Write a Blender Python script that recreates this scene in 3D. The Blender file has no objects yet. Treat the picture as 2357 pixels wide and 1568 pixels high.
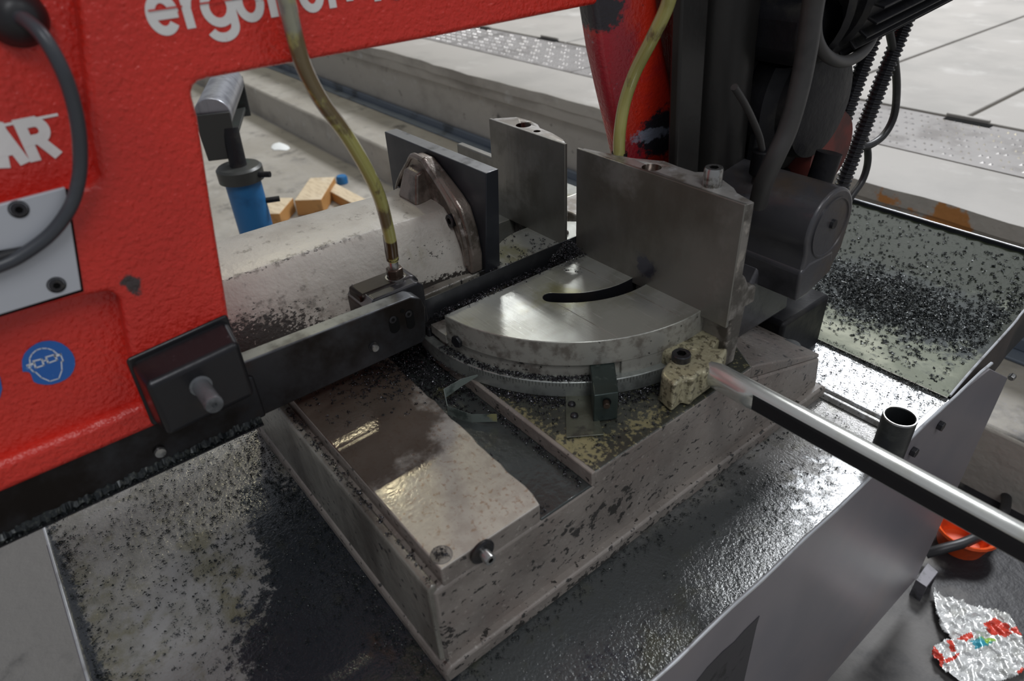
import bpy, bmesh, math, random
import numpy as np
from mathutils import Vector, Matrix
random.seed(7); rng = np.random.default_rng(7)
S = bpy.context.scene
col = S.collection
PI = math.pi

# ---------------------------------------------------------------- camera
CAM = Vector((0.0, 0.0, 1.32)); FPX = 1571.0; CX, CY = 1178.5, 784.0
_a, _b, _c = (math.radians(v) for v in (-52.981, 34.451, -3.1967))
_fwd = Vector((math.sin(_a)*math.cos(_b), math.cos(_a)*math.cos(_b), -math.sin(_b)))
_rt = Vector((math.cos(_a), -math.sin(_a), 0)); _up = _rt.cross(_fwd)
R_ = math.cos(_c)*_rt + math.sin(_c)*_up
U_ = -math.sin(_c)*_rt + math.cos(_c)*_up
cd = bpy.data.cameras.new('camera'); cam = bpy.data.objects.new('camera', cd); col.objects.link(cam)
cam.matrix_world = Matrix(((R_.x, U_.x, -_fwd.x, CAM.x), (R_.y, U_.y, -_fwd.y, CAM.y), (R_.z, U_.z, -_fwd.z, CAM.z), (0, 0, 0, 1)))
cd.sensor_width = 36; cd.lens = FPX/2357*36; cd.clip_start = .02; cd.clip_end = 100
cd.dof.use_dof = True; cd.dof.focus_distance = .92; cd.dof.aperture_fstop = 6
S.camera = cam
# ---------------------------------------------------------------- world, lamps, exposure
W = bpy.data.worlds.new('hall'); S.world = W; W.use_nodes = True
bg = W.node_tree.nodes['Background']; bg.inputs[0].default_value = (.80, .83, .90, 1); bg.inputs[1].default_value = .62
def lamp(name, loc, sx, sy, watts, color=(1, .97, .93), aim=None, rz=0):
    d = bpy.data.lights.new(name, 'AREA'); d.shape = 'RECTANGLE'; d.size = sx; d.size_y = sy; d.energy = watts; d.color = color
    o = bpy.data.objects.new(name, d); col.objects.link(o); o.location = loc
    if aim is None: o.rotation_euler = (0, 0, math.radians(rz))
    else: o.rotation_euler = (Vector(aim)-Vector(loc)).to_track_quat('-Z', 'Y').to_euler()
    return o
lamp('hall_or_fill_lamp', (-2.2, 5.45, 6.0), 1.9, 1.7, 1150, (.95, .97, 1))
lamp('hall_or_fill_lamp', (-3.0, 8.35, 6.2), 2.8, .65, 250, (.95, .97, 1))
lamp('hall_or_fill_lamp', (-7.1, 6.7, 6.0), .30, 1.9, 110, (.97, .98, 1), rz=-47)
lamp('hall_or_fill_lamp', (-6.95, 5.4, 6.0), .45, .75, 80, (.97, .98, 1), rz=35)
lamp('hall_or_fill_lamp', (-6.12, 2.25, 6.0), .16, .75, 60, (1, .92, .62), rz=0)
lamp('hall_or_fill_lamp', (-5.58, 2.14, 6.0), .20, .65, 75, (1, .92, .62), rz=0)
lamp('hall_or_fill_lamp', (3.0, -1.0, 6.0), 3.0, 1.5, 240, (.97, .98, 1))  # added fill light from above, no luminaire known at this spot
lamp('hall_or_fill_lamp', (4.5, 3.5, 6.0), 3.0, 1.5, 120, (.97, .98, 1))  # second added fill, not a lamp known in the hall
S.view_settings.view_transform = 'Standard'; S.view_settings.look = 'None'
S.view_settings.gamma = 1; S.view_settings.use_curve_mapping = False; S.view_settings.exposure = -1.05

# ---------------------------------------------------------------- measuring helper: point seen at (u, v) on a plane of the scene
def at(u, v, x=None, y=None, z=None):
    d = R_*((u-CX)/FPX) - U_*((v-CY)/FPX) + _fwd
    t = ((x-CAM.x)/d.x if x is not None else (y-CAM.y)/d.y if y is not None else (z-CAM.z)/d.z)
    return CAM + d*t

# ---------------------------------------------------------------- materials
def mat(name, color, rough=.5, metal=0.0, layers=(), bumps=(), spec=.5, coat=0, coat_rough=.1, trans=0, alpha=1, rvar=0, emit=None):
    """layers: dict(c=colour, s=scale, lo, hi, st=stretch xyz, w=strength, r=roughness, reg=(centre, radius xyz, weight), m=metal)"""
    m = bpy.data.materials.new(name); m.use_nodes = True; nt = m.node_tree; N = nt.nodes; L = nt.links
    b = N['Principled BSDF']
    geo = N.new('ShaderNodeNewGeometry')
    def math_(op, a, c=None, clamp=False):
        n = N.new('ShaderNodeMath'); n.operation = op; n.use_clamp = clamp
        for i, q in enumerate((a, c)):
            if q is None: continue
            if isinstance(q, (int, float)): n.inputs[i].default_value = q
            else: L.new(q, n.inputs[i])
        return n.outputs[0]
    def noise(s, st=(1, 1, 1), det=6, rough_=.6, off=0, kind='noise'):
        mp = N.new('ShaderNodeMapping'); mp.inputs['Scale'].default_value = st; mp.inputs['Location'].default_value = (off, off*.7, off*.3)
        L.new(geo.outputs['Position'], mp.inputs[0])
        if kind == 'voronoi':
            n = N.new('ShaderNodeTexVoronoi'); n.inputs['Scale'].default_value = s; L.new(mp.outputs[0], n.inputs['Vector']); return n.outputs['Distance']
        n = N.new('ShaderNodeTexNoise'); n.inputs['Scale'].default_value = s; n.inputs['Detail'].default_value = det; n.inputs['Roughness'].default_value = rough_
        L.new(mp.outputs[0], n.inputs['Vector']); return n.outputs['Fac']
    def sstep(v, lo, hi):
        r = N.new('ShaderNodeMapRange'); r.interpolation_type = 'SMOOTHSTEP'; L.new(v, r.inputs[0]); r.inputs[1].default_value = lo; r.inputs[2].default_value = hi
        return r.outputs[0]
    cur = None; rcur = None; mcur = None
    def mixc(f, a, c):
        n = N.new('ShaderNodeMix'); n.data_type = 'RGBA'; L.new(f, n.inputs[0])
        if a is None: n.inputs[6].default_value = (*color, 1)
        else: L.new(a, n.inputs[6])
        n.inputs[7].default_value = (*c, 1); return n.outputs[2]
    def mixf(f, a, a0, c):
        n = N.new('ShaderNodeMix'); n.data_type = 'FLOAT'; L.new(f, n.inputs[0])
        if a is None: n.inputs[2].default_value = a0
        else: L.new(a, n.inputs[2])
        n.inputs[3].default_value = c; return n.outputs[0]
    for i, l in enumerate(layers):
        v = noise(l.get('s', 20), l.get('st', (1, 1, 1)), l.get('det', 6), l.get('nr', .6), i*3.7+1, l.get('kind', 'noise'))
        if 'reg' in l:
            for (cc, rad, wt) in (l['reg'] if isinstance(l['reg'], list) else [l['reg']]):
                sb = N.new('ShaderNodeVectorMath'); sb.operation = 'SUBTRACT'; L.new(geo.outputs['Position'], sb.inputs[0]); sb.inputs[1].default_value = cc
                dv = N.new('ShaderNodeVectorMath'); dv.operation = 'DIVIDE'; L.new(sb.outputs[0], dv.inputs[0]); dv.inputs[1].default_value = rad
                ln = N.new('ShaderNodeVectorMath'); ln.operation = 'LENGTH'; L.new(dv.outputs[0], ln.inputs[0])
                v = math_('ADD', v, math_('MULTIPLY', sstep(ln.outputs['Value'], 1.0, 0.0), wt))
        f = sstep(v, l['lo'], l['hi'])
        if l.get('w', 1) != 1: f = math_('MULTIPLY', f, l['w'])
        cur = mixc(f, cur, l['c'])
        if 'r' in l: rcur = mixf(f, rcur, rough, l['r'])
        if 'm' in l: mcur = mixf(f, mcur, metal, l['m'])
    if cur is None: b.inputs['Base Color'].default_value = (*color, 1)
    else: L.new(cur, b.inputs['Base Color'])
    if rvar:
        nv = noise(35, off=9); rr = math_('MULTIPLY', math_('SUBTRACT', nv, .5), rvar*2)
        rcur = math_('ADD', rcur if rcur is not None else rough, rr, True)
    if rcur is None: b.inputs['Roughness'].default_value = rough
    else: L.new(rcur, b.inputs['Roughness'])
    if mcur is None: b.inputs['Metallic'].default_value = metal
    else: L.new(mcur, b.inputs['Metallic'])
    b.inputs['Specular IOR Level'].default_value = spec
    b.inputs['Coat Weight'].default_value = coat; b.inputs['Coat Roughness'].default_value = coat_rough
    b.inputs['Transmission Weight'].default_value = trans; b.inputs['Alpha'].default_value = alpha
    if emit: b.inputs['Emission Color'].default_value = (*emit[0], 1); b.inputs['Emission Strength'].default_value = emit[1]
    prev = None
    for i, bp in enumerate(bumps):
        s, stg, dist = bp[:3]; st = bp[3] if len(bp) > 3 else (1, 1, 1)
        n = noise(s, st, 3, .55, 20+i*5); B = N.new('ShaderNodeBump'); B.inputs['Strength'].default_value = stg; B.inputs['Distance'].default_value = dist
        L.new(n, B.inputs['Height'])
        if prev: L.new(prev, B.inputs['Normal'])
        prev = B.outputs[0]
    if prev: L.new(prev, b.inputs['Normal']); L.new(prev, b.inputs['Coat Normal'])
    return m

M = {}
M['red'] = mat('red_hammered_paint', (.70, .028, .014), .30, 0, [
    dict(c=(.55, .02, .012), s=6, lo=.45, hi=.7, w=.6),
    dict(c=(.12, .03, .02), s=75, lo=.735, hi=.76, w=.9, r=.6),
    dict(c=(.05, .035, .035), s=80, lo=.84, hi=.98, r=.5, reg=[((-.56, .052, 1.07), (.05, .02, .022), .55), ((-.56, -.05, 1.27), (.05, .06, .03), .30), ((-.56, 0.0, .958), (.05, .3, .012), .22)]),
    ], [(230, .9, .0022), (70, .3, .003)], coat=.45, coat_rough=.16)
M['red_worn'] = mat('worn_red_paint', (.72, .035, .014), .34, 0, [
    dict(c=(.42, .020, .035), s=30, lo=.5, hi=.8, reg=[((-.55, .59, 1.12), (.2, .045, .14), .50), ((-.55, .64, 1.02), (.2, .04, .06), .3)]),
    dict(c=(.030, .028, .036), s=110, lo=.60, hi=.78, r=.4, det=11, nr=.7, reg=[((-.55, .575, 1.19), (.12, .040, .030), .65), ((-.55, .672, 1.04), (.2, .05, .05), .60), ((-.55, .715, 1.12), (.2, .035, .10), .42)]),
    dict(c=(.34, .38, .48), s=130, lo=.70, hi=.88, r=.3, w=.75, det=10, reg=[((-.555, .655, 1.042), (.12, .05, .018), .55), ((-.56, .567, 1.155), (.1, .016, .035), .42), ((-.55, .61, 1.11), (.1, .03, .03), .14)]),
    ], [(230, .6, .0014)], coat=.4, coat_rough=.15)
M['white_paint'] = mat('white_stencil_paint', (.80, .79, .77), .42, 0, [dict(c=(.60, .25, .22), s=90, lo=.66, hi=.74, w=.6)], [(210, .3, .0008)])
M['plate'] = mat('light_grey_plate', (.50, .52, .56), .38, .1, [dict(c=(.2, .2, .2), s=60, lo=.68, hi=.72, w=.5)], [(300, .1, .0004)])
M['blackmetal'] = mat('oily_black_steel', (.018, .018, .021), .32, .3, [dict(c=(.05, .038, .028), s=14, lo=.5, hi=.75, w=.7), dict(c=(.10, .10, .11), s=70, lo=.66, hi=.72, w=.5)], [(120, .2, .0008)], rvar=.12)
M['armmetal'] = mat('dark_burnished_steel', (.055, .056, .062), .30, .75, [dict(c=(.02, .016, .014), s=10, lo=.42, hi=.62, r=.4), dict(c=(.07, .04, .025), s=16, lo=.58, hi=.75, w=.5)], [(150, .15, .0006), (20, .1, .001)], rvar=.1)
M['topmetal'] = mat('bright_edge_steel', (.20, .21, .22), .28, .85, [dict(c=(.08, .08, .085), s=25, lo=.5, hi=.7)], [(180, .15, .0004)])
M['blade'] = mat('blade_steel', (.05, .052, .058), .36, .8, [dict(c=(.10, .10, .11), s=30, lo=.5, hi=.7, w=.5)], [(200, .1, .0003)])
M['jaw'] = mat('blued_steel_plate', (.042, .046, .056), .38, .6, [dict(c=(.075, .078, .088), s=9, lo=.45, hi=.7), dict(c=(.3, .3, .32), s=150, lo=.74, hi=.78, w=.6)], [(160, .12, .0004)], rvar=.08)
M['jawedge'] = mat('brushed_edge', (.22, .225, .23), .36, .7, [dict(c=(.1, .1, .1), s=40, lo=.5, hi=.7)], [(220, .2, .0004)])
M['fence'] = mat('ground_fence_steel', (.22, .215, .195), .34, .62, [
    dict(c=(.13, .12, .10), s=7, lo=.42, hi=.66, st=(1, 1, .6), r=.42),
    dict(c=(.36, .35, .33), s=11, lo=.52, hi=.72, w=.7, r=.26),
    dict(c=(.09, .09, .11), s=16, lo=.66, hi=.78, reg=((-.47, .56, .925), (.04, .05, .03), .28), r=.2),
    dict(c=(.5, .5, .47), s=170, lo=.74, hi=.78, w=.5)], [(26, .12, .002, (4, 1, .4)), (240, .1, .0003)], rvar=.08)
M['fencecast'] = mat('fence_casting', (.22, .205, .185), .55, .25, [dict(c=(.08, .072, .062), s=26, lo=.45, hi=.6), dict(c=(.36, .33, .29), s=45, lo=.58, hi=.7, w=.8)], [(90, .5, .002), (260, .3, .0008)])
M['fencetop'] = mat('pale_machined_top', (.40, .39, .37), .40, .45, [dict(c=(.20, .18, .15), s=24, lo=.45, hi=.6), dict(c=(.55, .56, .56), s=50, lo=.6, hi=.72)], [(120, .3, .001)])
M['table'] = mat('ground_table_steel', (.43, .44, .40), .24, .6, [
    dict(c=(.31, .315, .27), s=14, lo=.45, hi=.65, st=(1, .45, 1), r=.26),
    dict(c=(.25, .24, .09), s=16, lo=.60, hi=.85, w=.75, reg=[((-.53, .47, .9), (.06, .08, .05), .34), ((-.66, .50, .9), (.06, .07, .05), .22)]),
    dict(c=(.66, .67, .64), s=90, st=(.2, 2.6, 1), lo=.58, hi=.75, w=.6),
    dict(c=(.03, .03, .03), s=200, lo=.76, hi=.79)], [(90, .25, .0005, (.15, 3, 1)), (400, .10, .0003)], rvar=.08)
M['rim'] = mat('table_rim_casting', (.34, .335, .30), .42, .35, [dict(c=(.17, .155, .135), s=60, lo=.46, hi=.68), dict(c=(.03, .03, .028), s=130, lo=.64, hi=.70, det=9, reg=[((-.6, .553, .899), (.24, .24, .004), .02), ((-.50, .365, .86), (.08, .05, .012), .10)])], [(120, .3, .0008)])
M['ring'] = mat('graduated_ring', (.33, .35, .33), .34, .6, [dict(c=(.16, .17, .16), s=22, lo=.48, hi=.66), dict(c=(.03, .03, .03), s=170, lo=.65, hi=.72)], [(120, .15, .0005)])
M['cast'] = mat('grimy_beige_casting', (.25, .222, .197), .46, .05, [
    dict(c=(.15, .13, .115), s=7, lo=.45, hi=.65, w=.85),
    dict(c=(.19, .145, .125), s=13, lo=.5, hi=.7, w=.5),
    dict(c=(.030, .027, .024), s=75, st=(1, .8, 1), lo=.66, hi=.68, det=9, reg=[((-.337, .37, .76), (.05, .10, .045), .17), ((-.327, .35, .695), (.03, .35, .012), .14), ((-.337, .16, .73), (.05, .03, .04), .12)]),
    dict(c=(.030, .027, .024), s=120, st=(1, .8, 1.3), lo=.60, hi=.63, r=.3, det=8, reg=[((-.337, .33, .77), (.1, .07, .05), .05), ((-.337, .16, .74), (.05, .05, .05), .06), ((-.337, .45, .695), (.04, .4, .02), .06)]),
    dict(c=(.42, .39, .35), s=170, lo=.60, hi=.70, w=.5)], [(90, .4, .002), (300, .3, .0008)], coat=.25, coat_rough=.25)
M['cast_side'] = mat('oily_casting_side', (.26, .25, .215), .36, .1, [dict(c=(.10, .09, .075), s=7, st=(1, 1, .3), lo=.42, hi=.62), dict(c=(.02, .02, .02), s=110, lo=.60, hi=.68)], [(90, .5, .002)], coat=.4)
M['rust'] = mat('rusty_bare_top', (.40, .375, .335), .40, .25, [
    dict(c=(.33, .30, .265), s=60, lo=.42, hi=.64, w=.9),
    dict(c=(.23, .14, .085), s=190, lo=.54, hi=.68, w=.7),
    dict(c=(.075, .055, .042), s=22, lo=.72, hi=.98, r=.09, w=.92, reg=((-.60, .19, .83), (.25, .19, .1), .95)),
    dict(c=(.05, .04, .035), s=260, lo=.68, hi=.72, w=.7)], [(260, .3, .0006)], coat=.3, coat_rough=.10)
M['groove'] = mat('oily_groove', (.055, .062, .060), .18, .3, [dict(c=(.12, .11, .035), s=14, lo=.56, hi=.72, w=.8), dict(c=(.09, .10, .10), s=30, lo=.5, hi=.7, w=.6)], [(140, .35, .001)], coat=.5, coat_rough=.08)
M['platform'] = mat('platform_top', (.05, .052, .042), .26, .15, [
    dict(c=(.25, .225, .115), s=190, lo=.56, hi=.70, r=.4, det=10, reg=[((-.37, .36, .83), (.045, .05, .05), .22), ((-.45, .345, .83), (.10, .02, .05), .17), ((-.355, .44, .83), (.02, .05, .05), .2)]),
    dict(c=(.42, .38, .24), s=90, lo=.70, hi=.76, w=.7)], [(130, .4, .0015)], coat=.5, coat_rough=.12)
M['beam'] = mat('vise_casting_paint', (.40, .385, .34), .48, .02, [
    dict(c=(.29, .27, .23), s=9, lo=.45, hi=.65, w=.8),
    dict(c=(.20, .18, .10), s=16, lo=.62, hi=.82, w=.7, st=(1, 1.6, .6), reg=[((-.66, .36, .95), (.05, .05, .06), .16), ((-.68, .20, .94), (.06, .2, .05), .05)]),
    dict(c=(.12, .11, .09), s=90, lo=.60, hi=.75, w=.7, det=9, reg=[((-.66, .14, .925), (.06, .20, .05), .22), ((-.69, .28, .979), (.012, .5, .010), .16), ((-.735, .28, .985), (.012, .5, .010), .10)]),
    dict(c=(.028, .024, .020), s=300, st=(1, .6, 1), lo=.655, hi=.69, det=10, nr=.7, reg=[((-.66, .13, .915), (.07, .15, .05), .34), ((-.65, .26, .896), (.03, .4, .020), .42), ((-.69, .28, .979), (.006, .5, .005), .14), ((-.66, .38, .94), (.03, .06, .03), .12), ((-.735, .36, .98), (.02, .10, .02), .08)]),
    ], [(60, .35, .002), (260, .4, .0008)], coat=.25, coat_rough=.25)
M['flange'] = mat('bare_cast_flange', (.23, .195, .165), .30, .45, [dict(c=(.09, .075, .06), s=22, lo=.45, hi=.62), dict(c=(.40, .36, .33), s=32, lo=.60, hi=.7, w=.8)], [(80, .45, .002), (260, .3, .0006)], coat=.3)
M['clampcast'] = mat('yellowed_clamp_casting', (.38, .35, .23), .42, .3, [dict(c=(.12, .105, .065), s=150, lo=.48, hi=.62), dict(c=(.55, .52, .40), s=300, lo=.6, hi=.7)], [(90, .5, .0016), (320, .5, .0006)], coat=.2)
M['rodtop'] = mat('oiled_rod_steel', (.66, .67, .63), .24, .75, [dict(c=(.20, .13, .06), s=18, lo=.60, hi=.74, r=.35), dict(c=(.46, .46, .34), s=11, lo=.5, hi=.7, w=.7)], [(90, .12, .0005)], rvar=.08)
M['rodflat'] = mat('black_rod_flat', (.016, .016, .018), .45, .2, [], [(140, .3, .0006)])  # black stands in for the dark surroundings mirrored in the flat
M['tray'] = mat('oily_tray_paint', (.25, .245, .235), .32, .2, [
    dict(c=(.15, .145, .12), s=22, lo=.45, hi=.68, w=.7),
    dict(c=(.13, .12, .065), s=40, lo=.52, hi=.78, w=.8, reg=[((-.62, .02, .69), (.20, .035, .1), .20), ((-.36, .10, .69), (.06, .10, .1), .22), ((-.60, -.09, .69), (.3, .05, .1), .16)]),
    dict(c=(.060, .066, .066), s=9, lo=.58, hi=.98, r=.18, reg=[((-.24, .30, .69), (.17, .55, .1), .95), ((-.30, .02, .69), (.16, .14, .1), .6)]),
    dict(c=(.024, .029, .036), s=90, lo=.64, hi=.74, r=.15, det=11, nr=.74, reg=[((-.44, .08, .69), (.19, .14, .1), .52), ((-.60, .11, .69), (.20, .06, .1), .55), ((-.22, .24, .69), (.10, .22, .1), .22), ((-.33, .05, .69), (.10, .12, .1), .25), ((-.55, -.118, .69), (.6, .024, .1), .42), ((-.45, .150, .69), (.30, .030, .1), .45)]),
    dict(c=(.060, .062, .030), s=30, lo=.56, hi=.85, w=.7, r=.15, det=9, reg=[((-.345, .12, .69), (.06, .10, .1), .22), ((-.22, .33, .69), (.05, .12, .1), .24)]),
    dict(c=(.07, .040, .018), s=50, lo=.66, hi=.95, w=.6, reg=[((-.40, .115, .69), (.05, .03, .1), .3)]),
    dict(c=(.60, .62, .64), s=60, lo=.68, hi=.86, w=.85, det=10, r=.24, m=.85, reg=[((-.5, .86, .69), (.8, .11, .1), .55), ((-.225, .66, .69), (.10, .20, .1), .34)]),  # paler, more metallic where the lamp glare falls, strengthening the highlight by colour
    dict(c=(.02, .02, .022), s=230, lo=.64, hi=.68, w=.9, r=.35)],
    [(320, .6, .0010), (110, .4, .0014), (14, .15, .003)], coat=1.0, coat_rough=.13)
M['pan'] = mat('oily_green_pan', (.17, .185, .14), .6, .0, [
    dict(c=(.40, .41, .32), s=9, lo=.66, hi=.9, w=.8, reg=((-.45, .95, .69), (.5, .09, .1), .34)),
    dict(c=(.06, .068, .068), s=60, lo=.55, hi=.78, det=10, r=.7, reg=[((-.42, 1.14, .69), (.42, .19, .1), .60)]),
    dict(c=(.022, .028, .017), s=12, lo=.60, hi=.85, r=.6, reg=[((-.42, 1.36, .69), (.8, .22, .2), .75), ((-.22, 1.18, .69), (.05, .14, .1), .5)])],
    [(60, .5, .003), (180, .6, .0015)], spec=.2)
M['panel'] = mat('grey_cabinet_paint', (.19, .175, .19), .36, 0, [
    dict(c=(.155, .15, .17), s=4, lo=.4, hi=.7), dict(c=(.21, .18, .18), s=5, lo=.5, hi=.7, w=.6),
    dict(c=(.05, .05, .05), s=45, st=(1, .5, 2), lo=.735, hi=.745, w=.9)], [(300, .05, .0003)], coat=.25, coat_rough=.3)
M['paneldark'] = mat('dark_panel_patch', (.035, .034, .039), .5, 0, [dict(c=(.01, .01, .012), s=22, lo=.55, hi=.62)], [(60, .2, .001)])
M['panside'] = mat('brown_pan_edge', (.075, .062, .055), .42, .1, [dict(c=(.03, .03, .03), s=8, lo=.45, hi=.65)], [(60, .1, .001)])
M['brightedge'] = mat('bright_sheet_edge', (.62, .64, .67), .30, .6, [dict(c=(.35, .35, .36), s=30, lo=.5, hi=.7)], [])
M['concrete'] = mat('worn_shaded_concrete', (.34, .32, .285), .7, 0, [
    dict(c=(.27, .25, .215), s=1.6, lo=.40, hi=.62), dict(c=(.43, .41, .375), s=3.1, lo=.54, hi=.74, w=.6),
    dict(c=(.14, .135, .125), s=13, lo=.62, hi=.76, w=.6),
    dict(c=(.30, .29, .31), s=120, lo=.56, hi=.66, w=.5),
    dict(c=(.13, .125, .12), s=6, lo=.50, hi=.95, reg=[((-.9, -.1, 0), (1.7, 1.1, .4), .75), ((-.2, .9, 0), (1.2, 1.0, .4), .55)]),  # darker round the machine: its shadow on the floor put into the colour
    dict(c=(.012, .012, .015), s=7, lo=.55, hi=.82, r=.5, reg=[((.10, 1.60, 0), (.55, .40, .4), 1.1), ((-.1, 1.35, 0), (.6, .40, .4), .30)]),  # near-black area at the right: dark shadow painted into the concrete
    ], [(30, .4, .006), (150, .3, .002)])
M['riser'] = mat('stained_concrete_riser', (.38, .355, .315), .75, 0, [
    dict(c=(.27, .25, .22), s=2.2, lo=.46, hi=.66, st=(1, 1, 1.5)), dict(c=(.44, .43, .41), s=9, lo=.60, hi=.70, w=.7),
    dict(c=(.40, .17, .045), s=22, lo=.68, hi=.80, reg=[((-.62, 1.97, .47), (.14, .3, .10), .50), ((-.78, 1.97, .50), (.10, .3, .06), .28), ((-.9, 1.97, .45), (.3, .2, .10), .08)]),
    dict(c=(.06, .055, .05), s=14, lo=.64, hi=.74, w=.8)], [(18, .5, .01), (90, .3, .003)])
M['slab'] = mat('pale_floor_slab', (.30, .283, .262), .6, .0, [dict(c=(.25, .238, .22), s=2.2, lo=.42, hi=.66), dict(c=(.42, .405, .385), s=4, lo=.55, hi=.75, w=.7), dict(c=(.2, .19, .17), s=19, lo=.68, hi=.78, w=.5)], [(60, .2, .003)])
M['checker'] = mat('checker_plate_steel', (.30, .285, .275), .38, .45, [dict(c=(.2, .185, .175), s=8, lo=.45, hi=.65)], [(100, .15, .001)])
M['pip'] = mat('bright_pip', (.62, .60, .58), .22, .7)  # brightened colour makes up for pip faces turned away from the light
M['bluesteel'] = mat('blue_grey_channel', (.13, .155, .19), .5, .2, [dict(c=(.06, .07, .08), s=8, lo=.5, hi=.7)], [(60, .2, .001)])
M['darkgap'] = mat('dark_gap', (.006, .006, .006), .9, spec=.1)
M['dark'] = mat('sooty_cast_iron', (.008, .008, .010), .5, 0, [dict(c=(.022, .021, .019), s=22, lo=.5, hi=.7), dict(c=(.10, .10, .11), s=200, lo=.70, hi=.76, w=.7)], [(90, .4, .0016)], rvar=.1, spec=.28)
M['post'] = mat('sooty_post_steel', (.020, .019, .018), .40, .2, [dict(c=(.036, .032, .028), s=9, lo=.48, hi=.7), dict(c=(.3, .3, .32), s=160, lo=.74, hi=.77, w=.7)], [(110, .3, .001)])
M['boss'] = mat('dark_pivot_casting', (.068, .067, .074), .36, .25, [dict(c=(.095, .07, .05), s=9, lo=.5, hi=.7, w=.8), dict(c=(.025, .025, .027), s=12, lo=.5, hi=.7, w=.8), dict(c=(.2, .2, .22), s=120, lo=.70, hi=.75, w=.6)], [(70, .35, .0014)], coat=.2)
M['dimred'] = mat('dusty_red_cover', (.13, .02, .014), .6, 0, [dict(c=(.06, .015, .012), s=20, lo=.45, hi=.65)])
M['rubber'] = mat('black_rubber', (.018, .018, .020), .42, 0, [dict(c=(.06, .058, .055), s=40, lo=.6, hi=.75, w=.6)], [(120, .15, .0006)])
M['cablegrey'] = mat('grey_cable_jacket', (.05, .055, .065), .38, 0, [dict(c=(.10, .105, .12), s=20, lo=.5, hi=.7, w=.5)])
M['dustcable'] = mat('dusty_cable_jacket', (.045, .043, .042), .5, 0, [dict(c=(.03, .03, .03), s=25, lo=.5, hi=.7)])
M['conduit'] = mat('corrugated_plastic', (.022, .022, .026), .30, 0, [dict(c=(.10, .10, .11), s=60, lo=.62, hi=.74, w=.5)])
M['hose'] = mat('stained_yellow_hose', (.42, .40, .13), .16, 0, [
    dict(c=(.13, .085, .045), s=32, st=(1, 1, .45), lo=.56, hi=.66, w=.9, r=.3, reg=[((-.55, .17, 1.22), (.2, .2, .10), .22)]),
    dict(c=(.07, .04, .015), s=20, lo=.80, hi=.95, reg=[((-.612, .30, .99), (.05, .06, .024), .75)]),
    dict(c=(.26, .27, .27), s=20, lo=.72, hi=.86, w=.7, reg=[((-.53, .20, 1.25), (.2, .2, .05), .40)])], [(60, .1, .0005)], coat=.6, coat_rough=.1)
M['brown'] = mat('brown_oily_fitting', (.055, .038, .028), .25, .5, [dict(c=(.13, .09, .06), s=60, lo=.55, hi=.7)], [(150, .2, .0005)])
M['bolt'] = mat('bright_bolt_steel', (.40, .40, .39), .28, .9, [dict(c=(.14, .13, .11), s=90, lo=.5, hi=.66)], [(250, .2, .0003)])
M['boltdark'] = mat('black_oxide_bolt', (.05, .05, .055), .28, .7, [dict(c=(.12, .11, .10), s=120, lo=.55, hi=.7)], [])
M['stud'] = mat('grey_stud', (.17, .18, .19), .5, .3, [dict(c=(.08, .085, .09), s=50, lo=.5, hi=.66)], [(150, .4, .0008)])
M['stickerblue'] = mat('blue_sticker', (.02, .13, .46), .35, 0, [dict(c=(.35, .5, .72), s=95, lo=.62, hi=.70, w=.9)], [(210, .3, .0006)])
M['white'] = mat('white_print', (.75, .80, .84), .4, 0)
M['greenblack'] = mat('green_black_paint', (.045, .047, .043), .4, .1, [dict(c=(.05, .10, .08), s=14, lo=.56, hi=.72, w=.7)])
M['blue'] = mat('blue_stand_paint', (.015, .13, .32), .45, 0, [dict(c=(.01, .07, .18), s=14, lo=.5, hi=.7, w=.7)], [(90, .1, .001)])
M['roller'] = mat('roller_steel', (.42, .43, .46), .32, .85, [dict(c=(.25, .25, .28), s=9, st=(3, 3, .3), lo=.45, hi=.66)])
M['wood'] = mat('sawn_wood', (.55, .45, .31), .6, 0, [dict(c=(.42, .33, .22), s=14, st=(1, 5, 5), lo=.45, hi=.65), dict(c=(.6, .52, .40), s=5, lo=.5, hi=.7, w=.7)], [(60, .2, .002)])
M['woodend'] = mat('wood_end_grain', (.42, .21, .065), .65, 0, [dict(c=(.25, .12, .04), s=16, lo=.5, hi=.7)])
M['strip'] = mat('green_grey_strip', (.20, .235, .215), .42, .3, [dict(c=(.08, .10, .09), s=60, lo=.5, hi=.66), dict(c=(.34, .33, .16), s=30, lo=.70, hi=.8, reg=((-.468, .325, .83), (.02, .02, .02), .3))], [(200, .2, .0005)])
M['olive'] = mat('olive_pointer_plate', (.11, .115, .085), .26, .45, [dict(c=(.05, .05, .04), s=40, lo=.5, hi=.65)], [(150, .3, .0008)], coat=.4)
M['greenblock'] = mat('green_black_block', (.035, .05, .046), .26, .5, [dict(c=(.08, .10, .09), s=60, lo=.58, hi=.7)], [(150, .15, .0006)])
M['chip'] = mat('steel_shavings', (.045, .045, .05), .26, .75, [dict(c=(.10, .10, .11), s=400, lo=.5, hi=.6)])
M['chipdark'] = mat('dark_oily_shavings', (.018, .022, .024), .35, .4, [dict(c=(.05, .055, .05), s=300, lo=.5, hi=.6)])
M['pipe'] = mat('dark_pipe', (.03, .034, .036), .38, .4, [dict(c=(.07, .075, .07), s=25, lo=.5, hi=.7)], [(90, .2, .001)])
M['orange'] = mat('orange_plastic', (.75, .09, .015), .4, 0, [dict(c=(.35, .05, .015), s=22, lo=.5, hi=.7, w=.7)])
M['steelbit'] = mat('dull_channel_steel', (.13, .125, .14), .5, .3, [dict(c=(.05, .05, .05), s=30, lo=.5, hi=.7)])
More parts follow.
